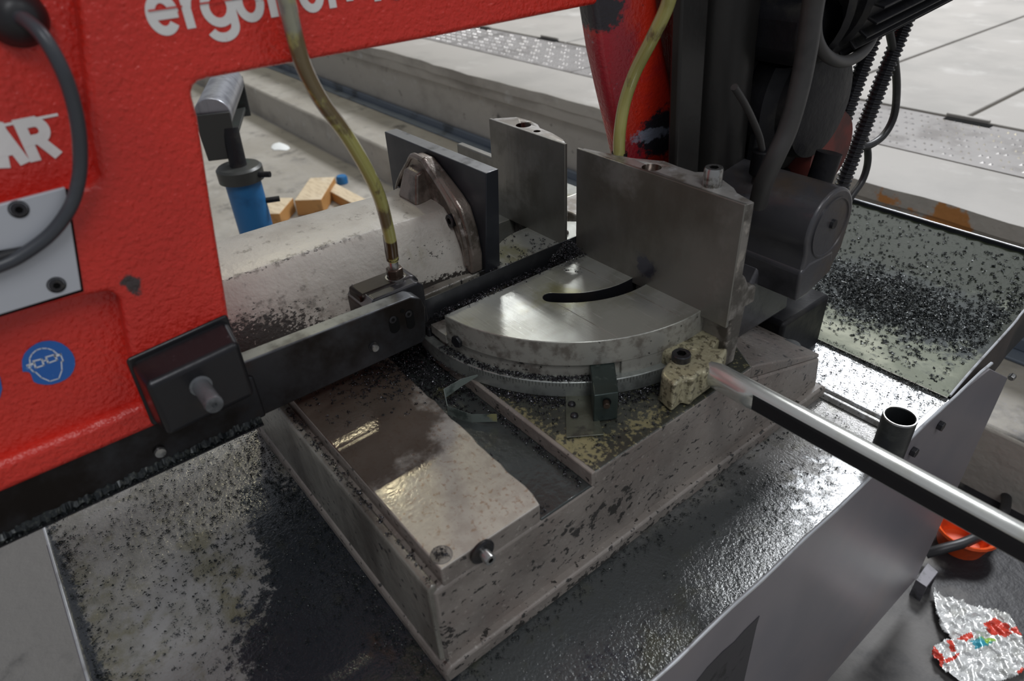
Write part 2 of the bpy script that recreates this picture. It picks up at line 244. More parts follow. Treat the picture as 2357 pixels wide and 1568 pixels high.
M['foil'] = mat('crumpled_foil_film', (.66, .67, .66), .28, .35, [
    dict(c=(.42, .42, .38), s=26, lo=.5, hi=.66, w=.6),
    dict(c=(.04, .045, .05), s=70, lo=.74, hi=.76, w=.8)], [(50, .6, .004), (140, .4, .0015)])
M['foilred'] = mat('red_printed_film', (.52, .045, .025), .3, .1, [dict(c=(.66, .55, .5), s=30, lo=.66, hi=.72, w=.7)], [(50, .5, .003)])
M['foilteal'] = mat('teal_printed_film', (.03, .26, .34), .3, .1, [dict(c=(.25, .45, .06), s=22, lo=.5, hi=.6)], [(50, .5, .003)])
M['paper'] = mat('white_scrap', (.72, .74, .74), .6)

# ---------------------------------------------------------------- mesh building
class MB:
    def __init__(s): s.v = []; s.f = []
    def add(s, vs, fs):
        n = len(s.v); s.v += [tuple(p) for p in vs]; s.f += [tuple(i+n for i in f) for f in fs]; return s
    def box(s, x0, x1, y0, y1, z0, z1):
        return s.add([(x, y, z) for z in (z0, z1) for y in (y0, y1) for x in (x0, x1)],
                     [(0, 2, 3, 1), (4, 5, 7, 6), (0, 1, 5, 4), (2, 6, 7, 3), (0, 4, 6, 2), (1, 3, 7, 5)])
    def hexa(s, bot, top):      # 4 + 4 points
        n = len(bot); return s.add(list(bot)+list(top), [tuple(range(n-1, -1, -1)), tuple(range(n, 2*n))]+[(i, (i+1) % n, n+(i+1) % n, n+i) for i in range(n)])
    def prism(s, pts, ax, a, b):
        def p(q, h): return {'x': (h, q[0], q[1]), 'y': (q[0], h, q[1]), 'z': (q[0], q[1], h)}[ax]
        return s.hexa([p(q, a) for q in pts], [p(q, b) for q in pts])
    def tube(s, pts, rad, n=12, cap=True, flat=1.0):
        pts = [Vector(p) for p in pts]; m = len(pts)
        if not hasattr(rad, '__len__'): rad = [rad]*m
        t0 = (pts[1]-pts[0]).normalized(); ref = Vector((0, 0, 1)) if abs(t0.z) < .9 else Vector((1, 0, 0))
        nx = t0.cross(ref).normalized(); vs = []
        for i, p in enumerate(pts):
            t = (pts[min(i+1, m-1)]-pts[max(i-1, 0)]).normalized(); nx = (nx-t*nx.dot(t)).normalized(); ny = t.cross(nx)
            for k in range(n):
                a = 2*PI*k/n; vs.append(p+nx*math.cos(a)*rad[i]+ny*math.sin(a)*rad[i]*flat)
        fs = [(i*n+k, i*n+(k+1) % n, (i+1)*n+(k+1) % n, (i+1)*n+k) for i in range(m-1) for k in range(n)]
        if cap: fs += [tuple(range(n-1, -1, -1)), tuple((m-1)*n+k for k in range(n))]
        return s.add(vs, fs)
    def cyl(s, p0, p1, r, r1=None, n=32, cap=True): return s.tube([p0, p1], [r, r if r1 is None else r1], n, cap)
    def lathe(s, prof, axis_p, axis_d, n=40):   # prof: (radius, height)
        d = Vector(axis_d).normalized(); ref = Vector((0, 0, 1)) if abs(d.z) < .9 else Vector((1, 0, 0)); a = d.cross(ref).normalized(); b = d.cross(a); P = Vector(axis_p)
        vs = [P+d*h+(a*math.cos(2*PI*k/n)+b*math.sin(2*PI*k/n))*max(r, 1e-5) for r, h in prof for k in range(n)]
        fs = [(i*n+k, i*n+(k+1) % n, (i+1)*n+(k+1) % n, (i+1)*n+k) for i in range(len(prof)-1) for k in range(n)]
        return s.add(vs, fs)
    def build(s, name, m, parent=None, bevel=0, seg=2, smooth=35, **tags):
        L = origin(parent)
        me = bpy.data.meshes.new(name); me.from_pydata([(a-L.x, b-L.y, c-L.z) for a, b, c in s.v], [], s.f)
        bm = bmesh.new(); bm.from_mesh(me); bmesh.ops.remove_doubles(bm, verts=bm.verts, dist=1e-6); bmesh.ops.recalc_face_normals(bm, faces=bm.faces)
        bm.to_mesh(me); bm.free()
        for mm in (m if isinstance(m, (list, tuple)) else [m]): me.materials.append(M[mm])
        o = bpy.data.objects.new(name, me); col.objects.link(o)
        if parent: o.parent = parent
        finish(o, bevel, seg, smooth)
        for k, q in tags.items(): o[k] = q
        return o
def finish(o, bevel, seg, smooth):
    if bevel:
        b = o.modifiers.new('b', 'BEVEL'); b.width = bevel; b.segments = seg; b.limit_method = 'ANGLE'; b.angle_limit = math.radians(32)
    if smooth:
        for p in o.data.polygons: p.use_smooth = True
        o.data.set_sharp_from_angle(angle=math.radians(smooth))
        if bevel: w = o.modifiers.new('w', 'WEIGHTED_NORMAL'); w.keep_sharp = True
def origin(parent):
    L = Vector((0, 0, 0))
    while parent: L += Vector(parent.location); parent = parent.parent
    return L
def thing(name, loc, label, cat, group=None):
    o = bpy.data.objects.new(name, None); o.empty_display_size = .02; col.objects.link(o); o.location = loc
    o['label'] = label; o['category'] = cat
    if group: o['group'] = group
    return o
def bake(o):                       # apply modifiers now (used for cuts)
    dg = bpy.context.evaluated_depsgraph_get(); me = bpy.data.meshes.new_from_object(o.evaluated_get(dg)); o.modifiers.clear(); o.data = me
def cut(o, cutters):
    os_ = []
    for c in cutters:
        me = bpy.data.meshes.new('c'); me.from_pydata(c.v, [], c.f)
        bm = bmesh.new(); bm.from_mesh(me); bmesh.ops.recalc_face_normals(bm, faces=bm.faces); bm.to_mesh(me); bm.free()
        q = bpy.data.objects.new('c', me); col.objects.link(q); os_.append(q)
        L = origin(o.parent); q.location = (0, 0, 0)
        b = o.modifiers.new('x', 'BOOLEAN'); b.operation = 'DIFFERENCE'; b.object = q; b.solver = 'EXACT'
    bpy.context.view_layer.update(); bake(o)
    for q in os_: me = q.data; bpy.data.objects.remove(q); bpy.data.meshes.remove(me)
    for p in o.data.polygons: p.use_smooth = True
    o.data.set_sharp_from_angle(angle=math.radians(35))
def spline(pts, n=8):
    P = [Vector(p) for p in pts]; P = [P[0]*2-P[1]]+P+[P[-1]*2-P[-2]]; out = []
    for i in range(1, len(P)-2):
        for k in range(n):
            t = k/n; a, b, c, d = P[i-1:i+3]
            out.append(.5*((2*b)+(c-a)*t+(2*a-5*b+4*c-d)*t*t+(3*b-a-3*c+d)*t**3))
    return out+[P[-2]]
def socket_bolt(name, p, d, r, h, m, parent, ms='darkgap', **t):
    """socket head screw: head with a hexagonal recess"""
    p = Vector(p); d = Vector(d).normalized(); ref = Vector((0, 0, 1)) if abs(d.z) < .9 else Vector((1, 0, 0)); a = d.cross(ref).normalized(); b = d.cross(a)
    n = 24; mb = MB(); ring = lambda rr, hh, k=n: [p+d*hh+(a*math.cos(2*PI*i/k)+b*math.sin(2*PI*i/k))*rr for i in range(k)]
    hexr = lambda hh: [p+d*hh+(a*math.cos(2*PI*round(i/4)/6)+b*math.sin(2*PI*round(i/4)/6))*r*.52 for i in range(n)]
    rows = [ring(r, 0), ring(r, h*.88), ring(r*.92, h), ring(r*.62, h)]
    hr = [p+d*h+(a*math.cos(2*PI*i/n)+b*math.sin(2*PI*i/n))*(r*.52/ max(.5, 1)) * (math.cos(PI/6)/math.cos(((2*PI*i/n) % (PI/3))-PI/6)) for i in range(n)]
    hr2 = [q-d*h*.55 for q in hr]; rows += [hr, hr2]
    vs = [q for rr in rows for q in rr]; fs = [(i*n+k, i*n+(k+1) % n, (i+1)*n+(k+1) % n, (i+1)*n+k) for i in range(len(rows)-1) for k in range(n)]
    fs.append(tuple((len(rows)-1)*n+k for k in range(n))); fs.append(tuple(range(n-1, -1, -1)))
    mb.add(vs, fs); o = mb.build(name, [m, ms], parent, **t); L = origin(parent)
    for q in o.data.polygons:
        w = q.center+L-p; w = w-d*w.dot(d)
        if w.length < r*.52: q.material_index = 1
    return o
def hexnut(name, p, d, r, h, m, parent, **t):
    p = Vector(p); d = Vector(d).normalized(); ref = Vector((0, 0, 1)) if abs(d.z) < .9 else Vector((1, 0, 0)); a = d.cross(ref).normalized(); b = d.cross(a)
    pts = lambda hh, rr: [p+d*hh+(a*math.cos(PI/3*i+.3)+b*math.sin(PI/3*i+.3))*rr for i in range(6)]
    return MB().hexa(pts(0, r), pts(h, r)).build(name, m, parent, bevel=h*.12, **t)

# ================================================================ SETTING
st = dict(kind='structure')
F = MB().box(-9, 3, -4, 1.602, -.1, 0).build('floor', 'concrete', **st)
# low kerb, its tread and the channel
k = MB().box(-9, 3, 1.598, 1.985, -.1, .19).build('trim_1', ['concrete', 'riser'], bevel=.012, **st)
for p in k.data.polygons:
    if abs(p.normal.y) > .5: p.material_index = 1
MB().box(-9, 3, 1.985, 2.9, -.1, .50).build('trim_3', 'riser', **st)
ch = MB().box(-9, 3, 1.905, 1.972, .19, .20).box(-9, 3, 1.955, 1.974, .2, .235)
ch.build('trim_2', 'bluesteel', bevel=.003, **st)
PZ = .538
plat = MB().box(-9, 3, 1.965, 9.0, .44, PZ-.02).build('floor_platform', 'riser', **st)
# wavy broken nosing
nose = MB(); xs = np.linspace(-9, 3, 160); vs = []
for x in xs:
    w = .005*math.sin(x*5)+.004*math.sin(x*19+1)+.003*random.uniform(-1, 1)
    vs += [(x, 1.955+w, PZ-.05), (x, 1.958+w*1.4, PZ-.008), (x, 1.985+w, PZ), (x, 2.262, PZ), (x, 2.262, PZ-.05)]
n5 = 5; nose.add(vs, [(i*n5+k, i*n5+k+1, (i+1)*n5+k+1, (i+1)*n5+k) for i in range(len(xs)-1) for k in range(4)])
ns = nose.build('nosing', ['slab', 'riser'], plat, smooth=50)
for p in ns.data.polygons:
    if abs(p.normal.y) > .6: p.material_index = 1
# row of checker plates, each with its raised pips
pw = 1.0
def checker_mesh():
    mb = MB().box(0, pw-.006, 2.27, 2.680, PZ-.012, PZ+.001)
    for i in range(17):
        for j in range(7):
            cx = .04+i*.056+(.028 if j % 2 else 0); cy = 2.31+j*.055
            if cx > pw-.03: continue
            for s_ in (-1, 1):
                px, py = cx+s_*.011, cy; a = .9 if (i+j) % 2 else -.9
                dx, dy = math.cos(a)*.009, math.sin(a)*.009
                nx_, ny_ = -math.sin(a)*.0045, math.cos(a)*.0045
                mb.add([(px-dx, py-dy, PZ+.001), (px+nx_, py+ny_, PZ+.001), (px+dx, py+dy, PZ+.001), (px-nx_, py-ny_, PZ+.001), (px, py, PZ+.006)], [(0, 1, 4), (1, 2, 4), (2, 3, 4), (3, 0, 4)])
    return mb
proto = checker_mesh().build('checker_plate', ['checker', 'pip'], plat, smooth=60)
for p in proto.data.polygons:
    if len(p.vertices) == 3: p.material_index = 1; p.use_smooth = False
for i in range(8):
    o = proto if i == 0 else proto.copy()
    if i: col.objects.link(o); o.parent = plat
    o.location.x = -.44 - pw*i + .0
    if i == 0: o.location.x = -.44
for i in (1,):
    o = proto.copy(); col.objects.link(o); o.parent = plat; o.location.x = .56
# big slabs beyond, seams run along y
def slab(x0, x1, y0, y1): return MB().box(x0+.008, x1-.008, y0+.008, y1-.008, PZ-.05, PZ+.002).build('slab', 'slab', plat, bevel=.004)
a1 = at(2064, 145, z=PZ); a2 = at(2239, 264, z=PZ)
for x0, x1 in ((-9, -6.6), (-6.6, -4.55), (-4.55, -2.95), (-2.95, a1.x), (a1.x, a2.x), (a2.x, .9), (.9, 3)):
    slab(x0, x1, 2.70, 5.2)
for x0, x1 in ((-9, -5.6), (-5.6, -2.4), (-2.4, .4), (.4, 3)): slab(x0, x1, 5.2, 9.0)
# lifting slots in the seam
for (u, v) in ((2228, 282), (1262, 92), (1110, 66)):
    q = at(u, v, z=PZ); MB().box(q.x-.075, q.x+.075, q.y-.02, q.y+.012, PZ-.01, PZ+.004).build('slot_frame', 'darkgap', plat, bevel=.002)
    MB().box(q.x-.08, q.x+.06, q.y+.010, q.y+.026, PZ, PZ+.016).build('slot_bar', 'slab', plat, bevel=.004)

# ================================================================ STAND, TRAY, PAN
TZ = .69
cab = thing('stand_cabinet', (-.40, .45, 0), 'grey sheet metal cabinet panel under the oily saw tray', 'cabinet')
pts = [(-.22, TZ), (.742, TZ+.002), (.892, TZ+.008), (.923, TZ+.008), (1.032, .684), (1.171, .595), (1.178, .06), (-.22, .06)]
MB().prism(pts, 'x', -.206, -.203).build('front_panel', 'panel', cab, bevel=.0012)
# dark patch of irregular outline, built as a thin film on the panel
tri = [at(u, v, x=-.2026) for u, v in ((1748, 1418), (1741, 1440), (1712, 1568), (1690, 1660), (1560, 1760), (1600, 1600), (1604, 1568), (1628, 1537), (1664, 1500), (1690, 1478), (1713, 1452))]
MB().prism([(p.y, p.z) for p in tri], 'x', -.2029, -.2022).build('dark_patch', 'paneldark', cab, label='dark patch on the lower grey panel')
for (u, v) in ((2160, 978), (2098, 1038)):
    q = at(u, v, x=-.203); hexnut('bolt', (q.x, q.y, q.z), (1, 0, 0), .0075, .007, 'boltdark', cab)
q = at(2326, 872, x=-.21); hexnut('bolt', (q.x, q.y, q.z), (0, 1, .3), .006, .01, 'bolt', cab)
MB().box(-.80, -.206, -.125, -.12, .06, TZ-.02).build('side_panel', 'panel', cab, bevel=.001)
MB().box(-.95, -.945, -.12, 1.0, .06, TZ-.02).build('side_panel', 'panel', cab, bevel=.001)
p0, p1 = at(2083, 1017, x=-.2075), at(2163, 944, x=-.2075)
MB().hexa([(-.216, p0.y, p0.z-.012), (-.206, p0.y, p0.z-.012), (-.206, p1.y, p1.z-.012), (-.216, p1.y, p1.z-.012)], [(-.216, p0.y, p0.z+.002), (-.206, p0.y, p0.z+.002), (-.206, p1.y, p1.z+.002), (-.216, p1.y, p1.z+.002)]).build('strap', 'brightedge', cab, bevel=.001)

tray = thing('chip_tray', (-.55, .35, TZ-.012), 'wide oily sheet metal tray with dark stains under the saw base', 'tray')
tb = MB(); nx_, ny_ = 90, 80
def tz(x, y):
    h = TZ-.0005
    if y < -.10: h += .0
    return h+.0008*math.sin(x*17)*math.sin(y*13)
vs = []; X = np.linspace(-.95, -.2065, nx_); Y = np.linspace(-.117, .912, ny_)
for y in Y:
    for x in X: vs.append((x, y, tz(x, y)))
tb.add(vs, [(j*nx_+i, j*nx_+i+1, (j+1)*nx_+i+1, (j+1)*nx_+i) for j in range(ny_-1) for i in range(nx_-1)])
tb.build('tray_floor', 'tray', tray, smooth=60)
MB().box(-.95, -.2065, -.1195, -.1165, TZ-.03, TZ+.004).build('lip', 'brightedge', tray, bevel=.001, label='thin bright left edge')
lp = MB(); pr = []
for i, y in enumerate(np.linspace(-.12, 1.03, 70)):
    zz = TZ+.0015 + (.006 if y > .75 else .0045*math.exp(-((y-.42)/.06)**2)*0)
    pr.append((-.2045+.0004*math.sin(y*43)+.0002*random.uniform(-1, 1), y, zz if y < .94 else zz-.03*(y-.94)))
lp.tube(pr, [.0022+.0003*random.uniform(-1, 1) for _ in pr], 8); lp.build('rolled_edge', 'brightedge', tray)
MB().prism([(.783, TZ), (.787, TZ+.006), (.793, TZ+.006), (.797, TZ)], 'x', -.335, -.215).build('bead', 'tray', tray, bevel=.001)
MB().prism([(.800, TZ), (.803, TZ+.004), (.806, TZ+.004), (.809, TZ)], 'x', -.335, -.215).build('bead', 'tray', tray, bevel=.001)

pan = thing('chip_pan', (-.5, 1.15, TZ-.06), 'green stained rear chip pan heaped with dark shavings', 'pan')
pb = MB(); nx_, ny_ = 60, 60; vs = []
for j, t in enumerate(np.linspace(0, 1, ny_)):
    for i, s_ in enumerate(np.linspace(0, 1, nx_)):
        y = .905+t*.495; xe = -.211-.019*min(1, (y-.905)/.31)+.0; x = -1.0+(xe+1.0)*s_
        z = TZ+.003 - .012*math.sin(PI*min(1, t*1.2))+(.05*max(0, t-.66)**1.2)
        h = .010*math.exp(-(((x+.40)/.16)**2+((y-1.11)/.07)**2)); h *= random.uniform(.55, 1.0)
        if t < .06: z += .002
        vs.append((x, y, z+h+.0012*math.sin(x*190+y*77)*math.sin(y*170)*(1 if t > .2 else 0)))
pb.add(vs, [(j*nx_+i, j*nx_+i+1, (j+1)*nx_+i+1, (j+1)*nx_+i) for j in range(ny_-1) for i in range(nx_-1)])
pb.build('pan_floor', 'pan', pan, smooth=70)
ed = [at(2186, 915, x=-.212), at(2232, 852, x=-.216), at(2325, 754, x=-.221), at(2357, 717, x=-.223), at(2372, 695, x=-.224), at(2400, 640, x=-.226)]
ed = [Vector((p.x, p.y, TZ+.006+.004*i)) for i, p in enumerate(ed)]
edp = spline([Vector((-.211, .914, TZ+.003)), Vector((-.216, .995, TZ+.005)), Vector((-.224, 1.155, TZ+.006)), Vector((-.229, 1.225, TZ+.007)), Vector((-.229, 1.40, TZ+.02))], 6)
MB().tube(edp, .0018, 8).build('edge', 'brightedge', pan)
sd = MB(); m_ = len(edp); sd.add([p for q in edp for p in ((q.x+.001, q.y, q.z), (q.x+.004, q.y, q.z-.085), (q.x-.001, q.y, q.z-.085), (q.x-.002, q.y, q.z))],
    [(i*4+k, i*4+(k+1) % 4, (i+1)*4+(k+1) % 4, (i+1)*4+k) for i in range(m_-1) for k in range(4)])
sd.build('side_wall', 'panside', pan)
MB().box(-1.0, -.225, 1.398, 1.402, TZ-.06, TZ+.024).build('back_wall', 'jaw', pan, bevel=.001)
MB().cyl((-1.0, 1.400, TZ+.024), (-.226, 1.400, TZ+.024), .002, n=8).build('edge', 'brightedge', pan)

pc = at(2072, 960, z=.752)
pipe = thing('pipe_socket', (pc.x-.001, pc.y, TZ), 'short open dark steel pipe standing upright in the tray corner', 'pipe')
MB().lathe([(.019, TZ), (.0195, .752), (.0170, .752), (.0165, TZ+.004), (0, TZ+.004)], (pc.x, pc.y, 0), (0, 0, 1)).build('pipe_body', 'pipe', pipe)
MB().lathe([(.0197, .7515), (.0190, .7535), (.0176, .7535), (.0170, .7515)], (pc.x, pc.y, 0), (0, 0, 1)).build('rim', 'bolt', pipe)
q = at(2068, 1022, z=.70); hexnut('bolt', (q.x, q.y, .700), (.7, -.6, 0), .007, .012, 'bolt', pipe)

# ================================================================ BASE CASTING
FX = -.337
base = thing('base_casting', (-.6, .45, TZ), 'grimy beige cast iron saw base with a rust speckled left pad', 'machine base')
body = [(-.80, .150), (FX, .150), (FX, .345), (FX, .60), (FX, .775), (-.80, .775)]
mb = MB(); top = [(.150, .815), (.165, .815), (.165, .812), (.60, .812), (.60, .812), (.775, .758)]
mb.prism([(.1545, TZ+.012), (.1545, .812), (.60, .812), (.770, .760), (.775, .757), (.785, TZ+.012)], 'x', -.80, FX)
mb.build('body', 'cast', base, bevel=.004)
MB().prism([(.148, TZ), (.148, TZ+.014), (.154, TZ+.021), (.785, TZ+.019), (.794, TZ+.014), (.796, TZ)], 'x', -.805, FX+.010).build('foot_flange', 'cast', base, bevel=.003)
MB().prism([(.1505, TZ+.02), (.1505, .812), (.1525, .818), (.1565, .8195), (.160, .8195), (.160, TZ+.02)], 'x', -.80, FX-.002).build('side_ledge', 'cast_side', base, bevel=.002)
# speckled pad, its long edge a little ragged
e0 = [(-.80, .290)]; xs = np.linspace(-.66, FX-.004, 26)
edge = [(x, .292-.012*(x+.66)/.32+.0013*random.uniform(-1, 1)) for x in xs]
poly = [(-.80, .166), (FX-.0015, .166)]+[(FX-.0012, .277)]+edge[::-1][1:]+e0
pad = MB().prism(poly, 'z', .800, .8335).build('left_pad', ['rust', 'cast'], base, bevel=.0016, label='pale rust speckled pad, dark and wet at the back')
for p in pad.data.polygons:
    if p.normal.z < .5: p.material_index = 1
MB().box(-.80, FX-.001, .2775, .346, .804, .8135).build('groove', 'groove', base, bevel=.001, label='oily green black groove')
pl = MB().prism([(-.80, .3465), (FX+.0005, .3465), (FX+.0005, .490), (FX+.0005, .60), (-.337, .604), (-.40, .64), (-.80, .64)], 'z', .806, .830)
plo = pl.build('platform', ['platform', 'cast'], base, bevel=.0022)
for p in plo.data.polygons:
    if p.normal.z < .5: p.material_index = 1
MB().box(-.80, FX+.0012, .342, .3475, .8135, .8312).build('rail', 'cast', base, bevel=.0012)
MB().prism([(.605, .811), (.77, .7605), (.772, .766), (.62, .8245), (.606, .8285)], 'x', -.80, FX-.0005).build('sloping_end', 'cast', base, bevel=.002)
q = at(1845, 795, z=.768); MB().cyl((q.x-.01, q.y-.012, .768), (q.x-.01, q.y-.012, .7695), .014, n=20).build('chip_filled_hole', 'chipdark', base)
cp = at(1016, 1277, z=.8335)
MB().lathe([(0, .8337), (.0090, .8337), (.0092, .8334)], (cp.x, cp.y, 0), (0, 0, 1), 28).build('filled_screw_hole', 'fencecast', base, smooth=0)
MB().tube([(cp.x+.0095*math.cos(a), cp.y+.0095*math.sin(a), .8336) for a in np.linspace(0, 2*PI, 30)], .0007, 6).build('hole_rim', 'fencecast', base)
bp = at(1108, 1268, x=FX)
MB().lathe([(0, 0), (.0125, 0), (.0125, .0025), (.0105, .004), (0, .004)], (FX, bp.y, bp.z), (1, 0, 0), 28).build('washer', 'blackmetal', base, smooth=25)
socket_bolt('grub_screw', (FX+.003, bp.y, bp.z), (1, 0, 0), .0056, .011, 'bolt', base)

# left support table behind the jaw
MB().box(-.83, -.738, .47, .72, .80, .899).build('side_table', ['table', 'rubber'], base, bevel=.001, label='light machined left support table')
for p in base.children[-1].data.polygons: p.material_index = 0 if p.normal.z > .5 else 1
MB().box(-.74, -.60, .44, .655, .829, .833).build('well', 'rubber', base)
MB().box(-.82, -.62, .34, .44, .80, .864).build('vise_bed', 'blackmetal', base, bevel=.003)
MB().box(-.79, -.655, .16, .40, .8335, .865).build('vise_slideway', 'blackmetal', base, bevel=.004)
MB().box(-.76, -.56, .645, .70, .80, .8985).build('rear_cross_rail', 'fencetop', base, bevel=.002)
MB().box(-.80, -.40, .78, .90, TZ, .78).build('rear_foot', 'dark', base, bevel=.006)

# ================================================================ TURNTABLE
TC = (-.6, .553); T = .90
tt = thing('turntable', (TC[0], TC[1], .83), 'round ground steel turntable with a curved slot under the blade', 'machine table')
ang = lambda n, a0=0, a1=2*PI: [a0+(a1-a0)*i/n for i in range(n+1)]
def disc(r, z0, z1, n=120): return MB().prism([(TC[0]+r*math.cos(2*PI*i/n), TC[1]+r*math.sin(2*PI*i/n)) for i in range(n)], 'z', z0, z1)
def arcslot(r0, r1, a0, a1, z0, z1, n=26):
    out = [(TC[0]+r1*math.cos(a), TC[1]+r1*math.sin(a)) for a in ang(n, a0, a1)]
    rc, rr = (r0+r1)/2, (r1-r0)/2; ca = (TC[0]+rc*math.cos(a1), TC[1]+rc*math.sin(a1)); cb = (TC[0]+rc*math.cos(a0), TC[1]+rc*math.sin(a0))
    out += [(ca[0]+rr*math.cos(a1+b), ca[1]+rr*math.sin(a1+b)) for b in ang(8, 0, PI)[1:-1]]
    out += [(TC[0]+r0*math.cos(a), TC[1]+r0*math.sin(a)) for a in ang(n, a1, a0)]
    out += [(cb[0]+rr*math.cos(a0+PI+b), cb[1]+rr*math.sin(a0+PI+b)) for b in ang(8, 0, PI)[1:-1]]
    return MB().prism(out, 'z', z0, z1)
bpy.context.view_layer.update()
# main plate: pitch away on the right, kept on the front half; left disc quarter
def plate_poly(r, x_cut, side):
    pts = []
    for i in range(181):
        a = 2*PI*i/180; x = TC[0]+r*math.cos(a); y = TC[1]+r*math.sin(a)
        if (side > 0 and x > x_cut) or (side < 0 and x < x_cut): pts.append((a, x, y))
    if side > 0:
        a_c = math.acos((x_cut-TC[0])/r); arc = [(TC[0]+r*math.cos(a), TC[1]+r*math.sin(a)) for a in ang(110, -a_c, a_c)]
    else:
        a_c = math.acos((x_cut-TC[0])/r); arc = [(TC[0]+r*math.cos(a), TC[1]+r*math.sin(a)) for a in ang(110, a_c, 2*PI-a_c)]
    return arc
tp = MB().prism(plate_poly(.2105, -.583, 1), 'z', .868, T).build('table_plate', ['table', 'rim'], tt)
SLOT = 1; cut(tp, [arcslot(.1065, .1275, math.radians(-52), math.radians(35), .80, .95)])
tp.data.materials.append(M['blackmetal'])
for p in tp.data.polygons: p.material_index = 0 if p.normal.z > .9 and p.center.z > .03 else (2 if p.center.xy.length < .16 else 1)
b = tp.modifiers.new('b', 'BEVEL'); b.width = .001; b.segments = 2; b.limit_method = 'ANGLE'
LC = (-.595, .5535)
lp_ = MB().prism([(TC[0]+.0985*math.cos(a), TC[1]+.0985*math.sin(a)) for a in ang(40, math.radians(264), math.radians(96))]  , 'z', .868, T-.0005).build('left_table_plate', ['table', 'rim'], tt, bevel=.001)
# recessed wall band, ledge and ring
def arcband(r0, r1, z0, z1, a0, a1, name, m, n=70, bevel=.001, **t):
    out = [(TC[0]+r1*math.cos(a), TC[1]+r1*math.sin(a)) for a in ang(n, a0, a1)]+[(TC[0]+r0*math.cos(a), TC[1]+r0*math.sin(a)) for a in ang(n, a1, a0)]
    return MB().prism(out, 'z', z0, z1).build(name, m, tt, bevel=bevel, **t)
A0, A1 = math.radians(-84), math.radians(6)
arcband(.150, .2065, .848, .8695, math.radians(-92), math.radians(-26), 'recessed_wall', 'rim')
arcband(.140, .2100, .848, .8695, math.radians(-26.2), math.radians(10), 'wall', 'rim')
arcband(.150, .2100, .858, .8699, math.radians(-95), math.radians(-86), 'wall', 'rim')
arcband(.130, .2185, .8305, .8515, math.radians(-100), math.radians(14), 'graduated_ring', 'ring', n=110, bevel=.0012)
gr = MB()
for i in range(60):
    a = math.radians(-74+i*1.0); l = .0075 if i % 5 == 0 else .0045; c_, s_ = math.cos(a), math.sin(a); tx, ty = -s_*.0002, c_*.0002; r = .21865
    gr.add([(TC[0]+c_*r-tx, TC[1]+s_*r-ty, .8505), (TC[0]+c_*r+tx, TC[1]+s_*r+ty, .8505), (TC[0]+c_*r+tx, TC[1]+s_*r+ty, .8505-l), (TC[0]+c_*r-tx, TC[1]+s_*r-ty, .8505-l)], [(0, 1, 2, 3)])
gr.build('degree_marks', 'darkgap', tt, smooth=0)
a = math.radians(-80); q = (TC[0]+.2065*math.cos(a), TC[1]+.2065*math.sin(a), .872)
hexnut('clamp_screw', q, (math.cos(a), math.sin(a), 0), .008, .008, 'blackmetal', tt)
for ly, spans in ((.456, ((-.575, -.558), (-.514, -.416))), (.538, ((-.575, -.4965), (-.471, -.392)))):   # seam lines scribed in the top
    lm = MB()
    for xa, xb in spans: lm.box(xa, xb, ly-.0003, ly+.0003, T, T+.0003)
    lm.build('scribed_line', 'fencetop', tt)
MB().lathe([(0, .832), (.14, .832), (.14, .836), (0, .836)], (TC[0], TC[1], 0), (0, 0, 1), 48).build('hub', 'rubber', tt)
MB().cyl((-.488, .575, .80), (-.488, .575, .90), .006, n=16).build('slot_bolt', 'fencecast', tt)

# angle stop block and pointer
sb = thing('stop_block', (-.395, .42, .83), 'dark green oily square stop block against the turntable front', 'block')
ftr, ftl = at(1424, 903, z=.868), at(1367, 911, z=.868)
btl, btr = at(1357, 838, z=.868), at(1414, 829, z=.868)
tq = [ftl, ftr, btr, btl]; MB().hexa([(p.x, p.y, .831) for p in tq], [(p.x, p.y, .868) for p in tq]).build('block_body', 'greenblock', sb, bevel=.0012)
dr = (ftl-btl).normalized(); fc = (ftl+ftr)/2
MB().cyl(fc+Vector((0, 0, -.011))-dr*.002, fc+Vector((0, 0, -.011))+dr*.0075, .0036, n=16).build('pin', 'brown', sb, bevel=.0005)
MB().cyl(fc+Vector((0, 0, -.011)), fc+Vector((0, 0, -.011))+dr*.0006, .0055, n=20).build('pin_hole', 'darkgap', sb)
pp = thing('pointer_plate', (-.40, .40, .83), 'small thin olive plate with two round screws left of the stop block', 'plate')
pts = [at(u, v, z=.8325) for u, v in ((1303, 1007), (1390, 1000), (1372, 940), (1362, 868), (1301, 880))]
MB().prism([(p.x, p.y) for p in pts], 'z', .8308, .8325).build('plate_body', 'olive', pp, bevel=.0005)
for (u, v) in ((1316, 930), (1322, 956)):
    q = at(u, v, z=.8335); MB().lathe([(.0045, 0), (.004, .0022), (.0022, .0036), (0, .004)], (q.x, q.y, .8325), (0, 0, 1), 16).build('screw', 'boltdark', pp)

# bent strip off cut
sc = thing('bent_strip', (-.52, .31, .8305), 'grey green bent metal strip lying in the oily groove', 'metal strip')
sp = [at(1098, 864, z=.848), at(1062, 880, z=.842), at(1022, 906, z=.836), at(1030, 945, z=.8215), at(1085, 963, z=.820), at(1142, 962, z=.824)]
hw = [.001, .005, .0065, .0068, .006, .0056]; smb = MB(); vs = []
sp = [p.copy() for p in sp]
for i, p in enumerate(sp): vs += [(p.x, p.y, p.z+hw[i]), (p.x, p.y, p.z-hw[i]), (p.x+.0008, p.y+.0006, p.z-hw[i]), (p.x+.0008, p.y+.0006, p.z+hw[i])]
smb.add(vs, [(i*4+k, i*4+(k+1) % 4, (i+1)*4+(k+1) % 4, (i+1)*4+k) for i in range(5) for k in range(4)]+[(3, 2, 1, 0), (20, 21, 22, 23)])
smb.build('strip_body', 'strip', sc, smooth=0)

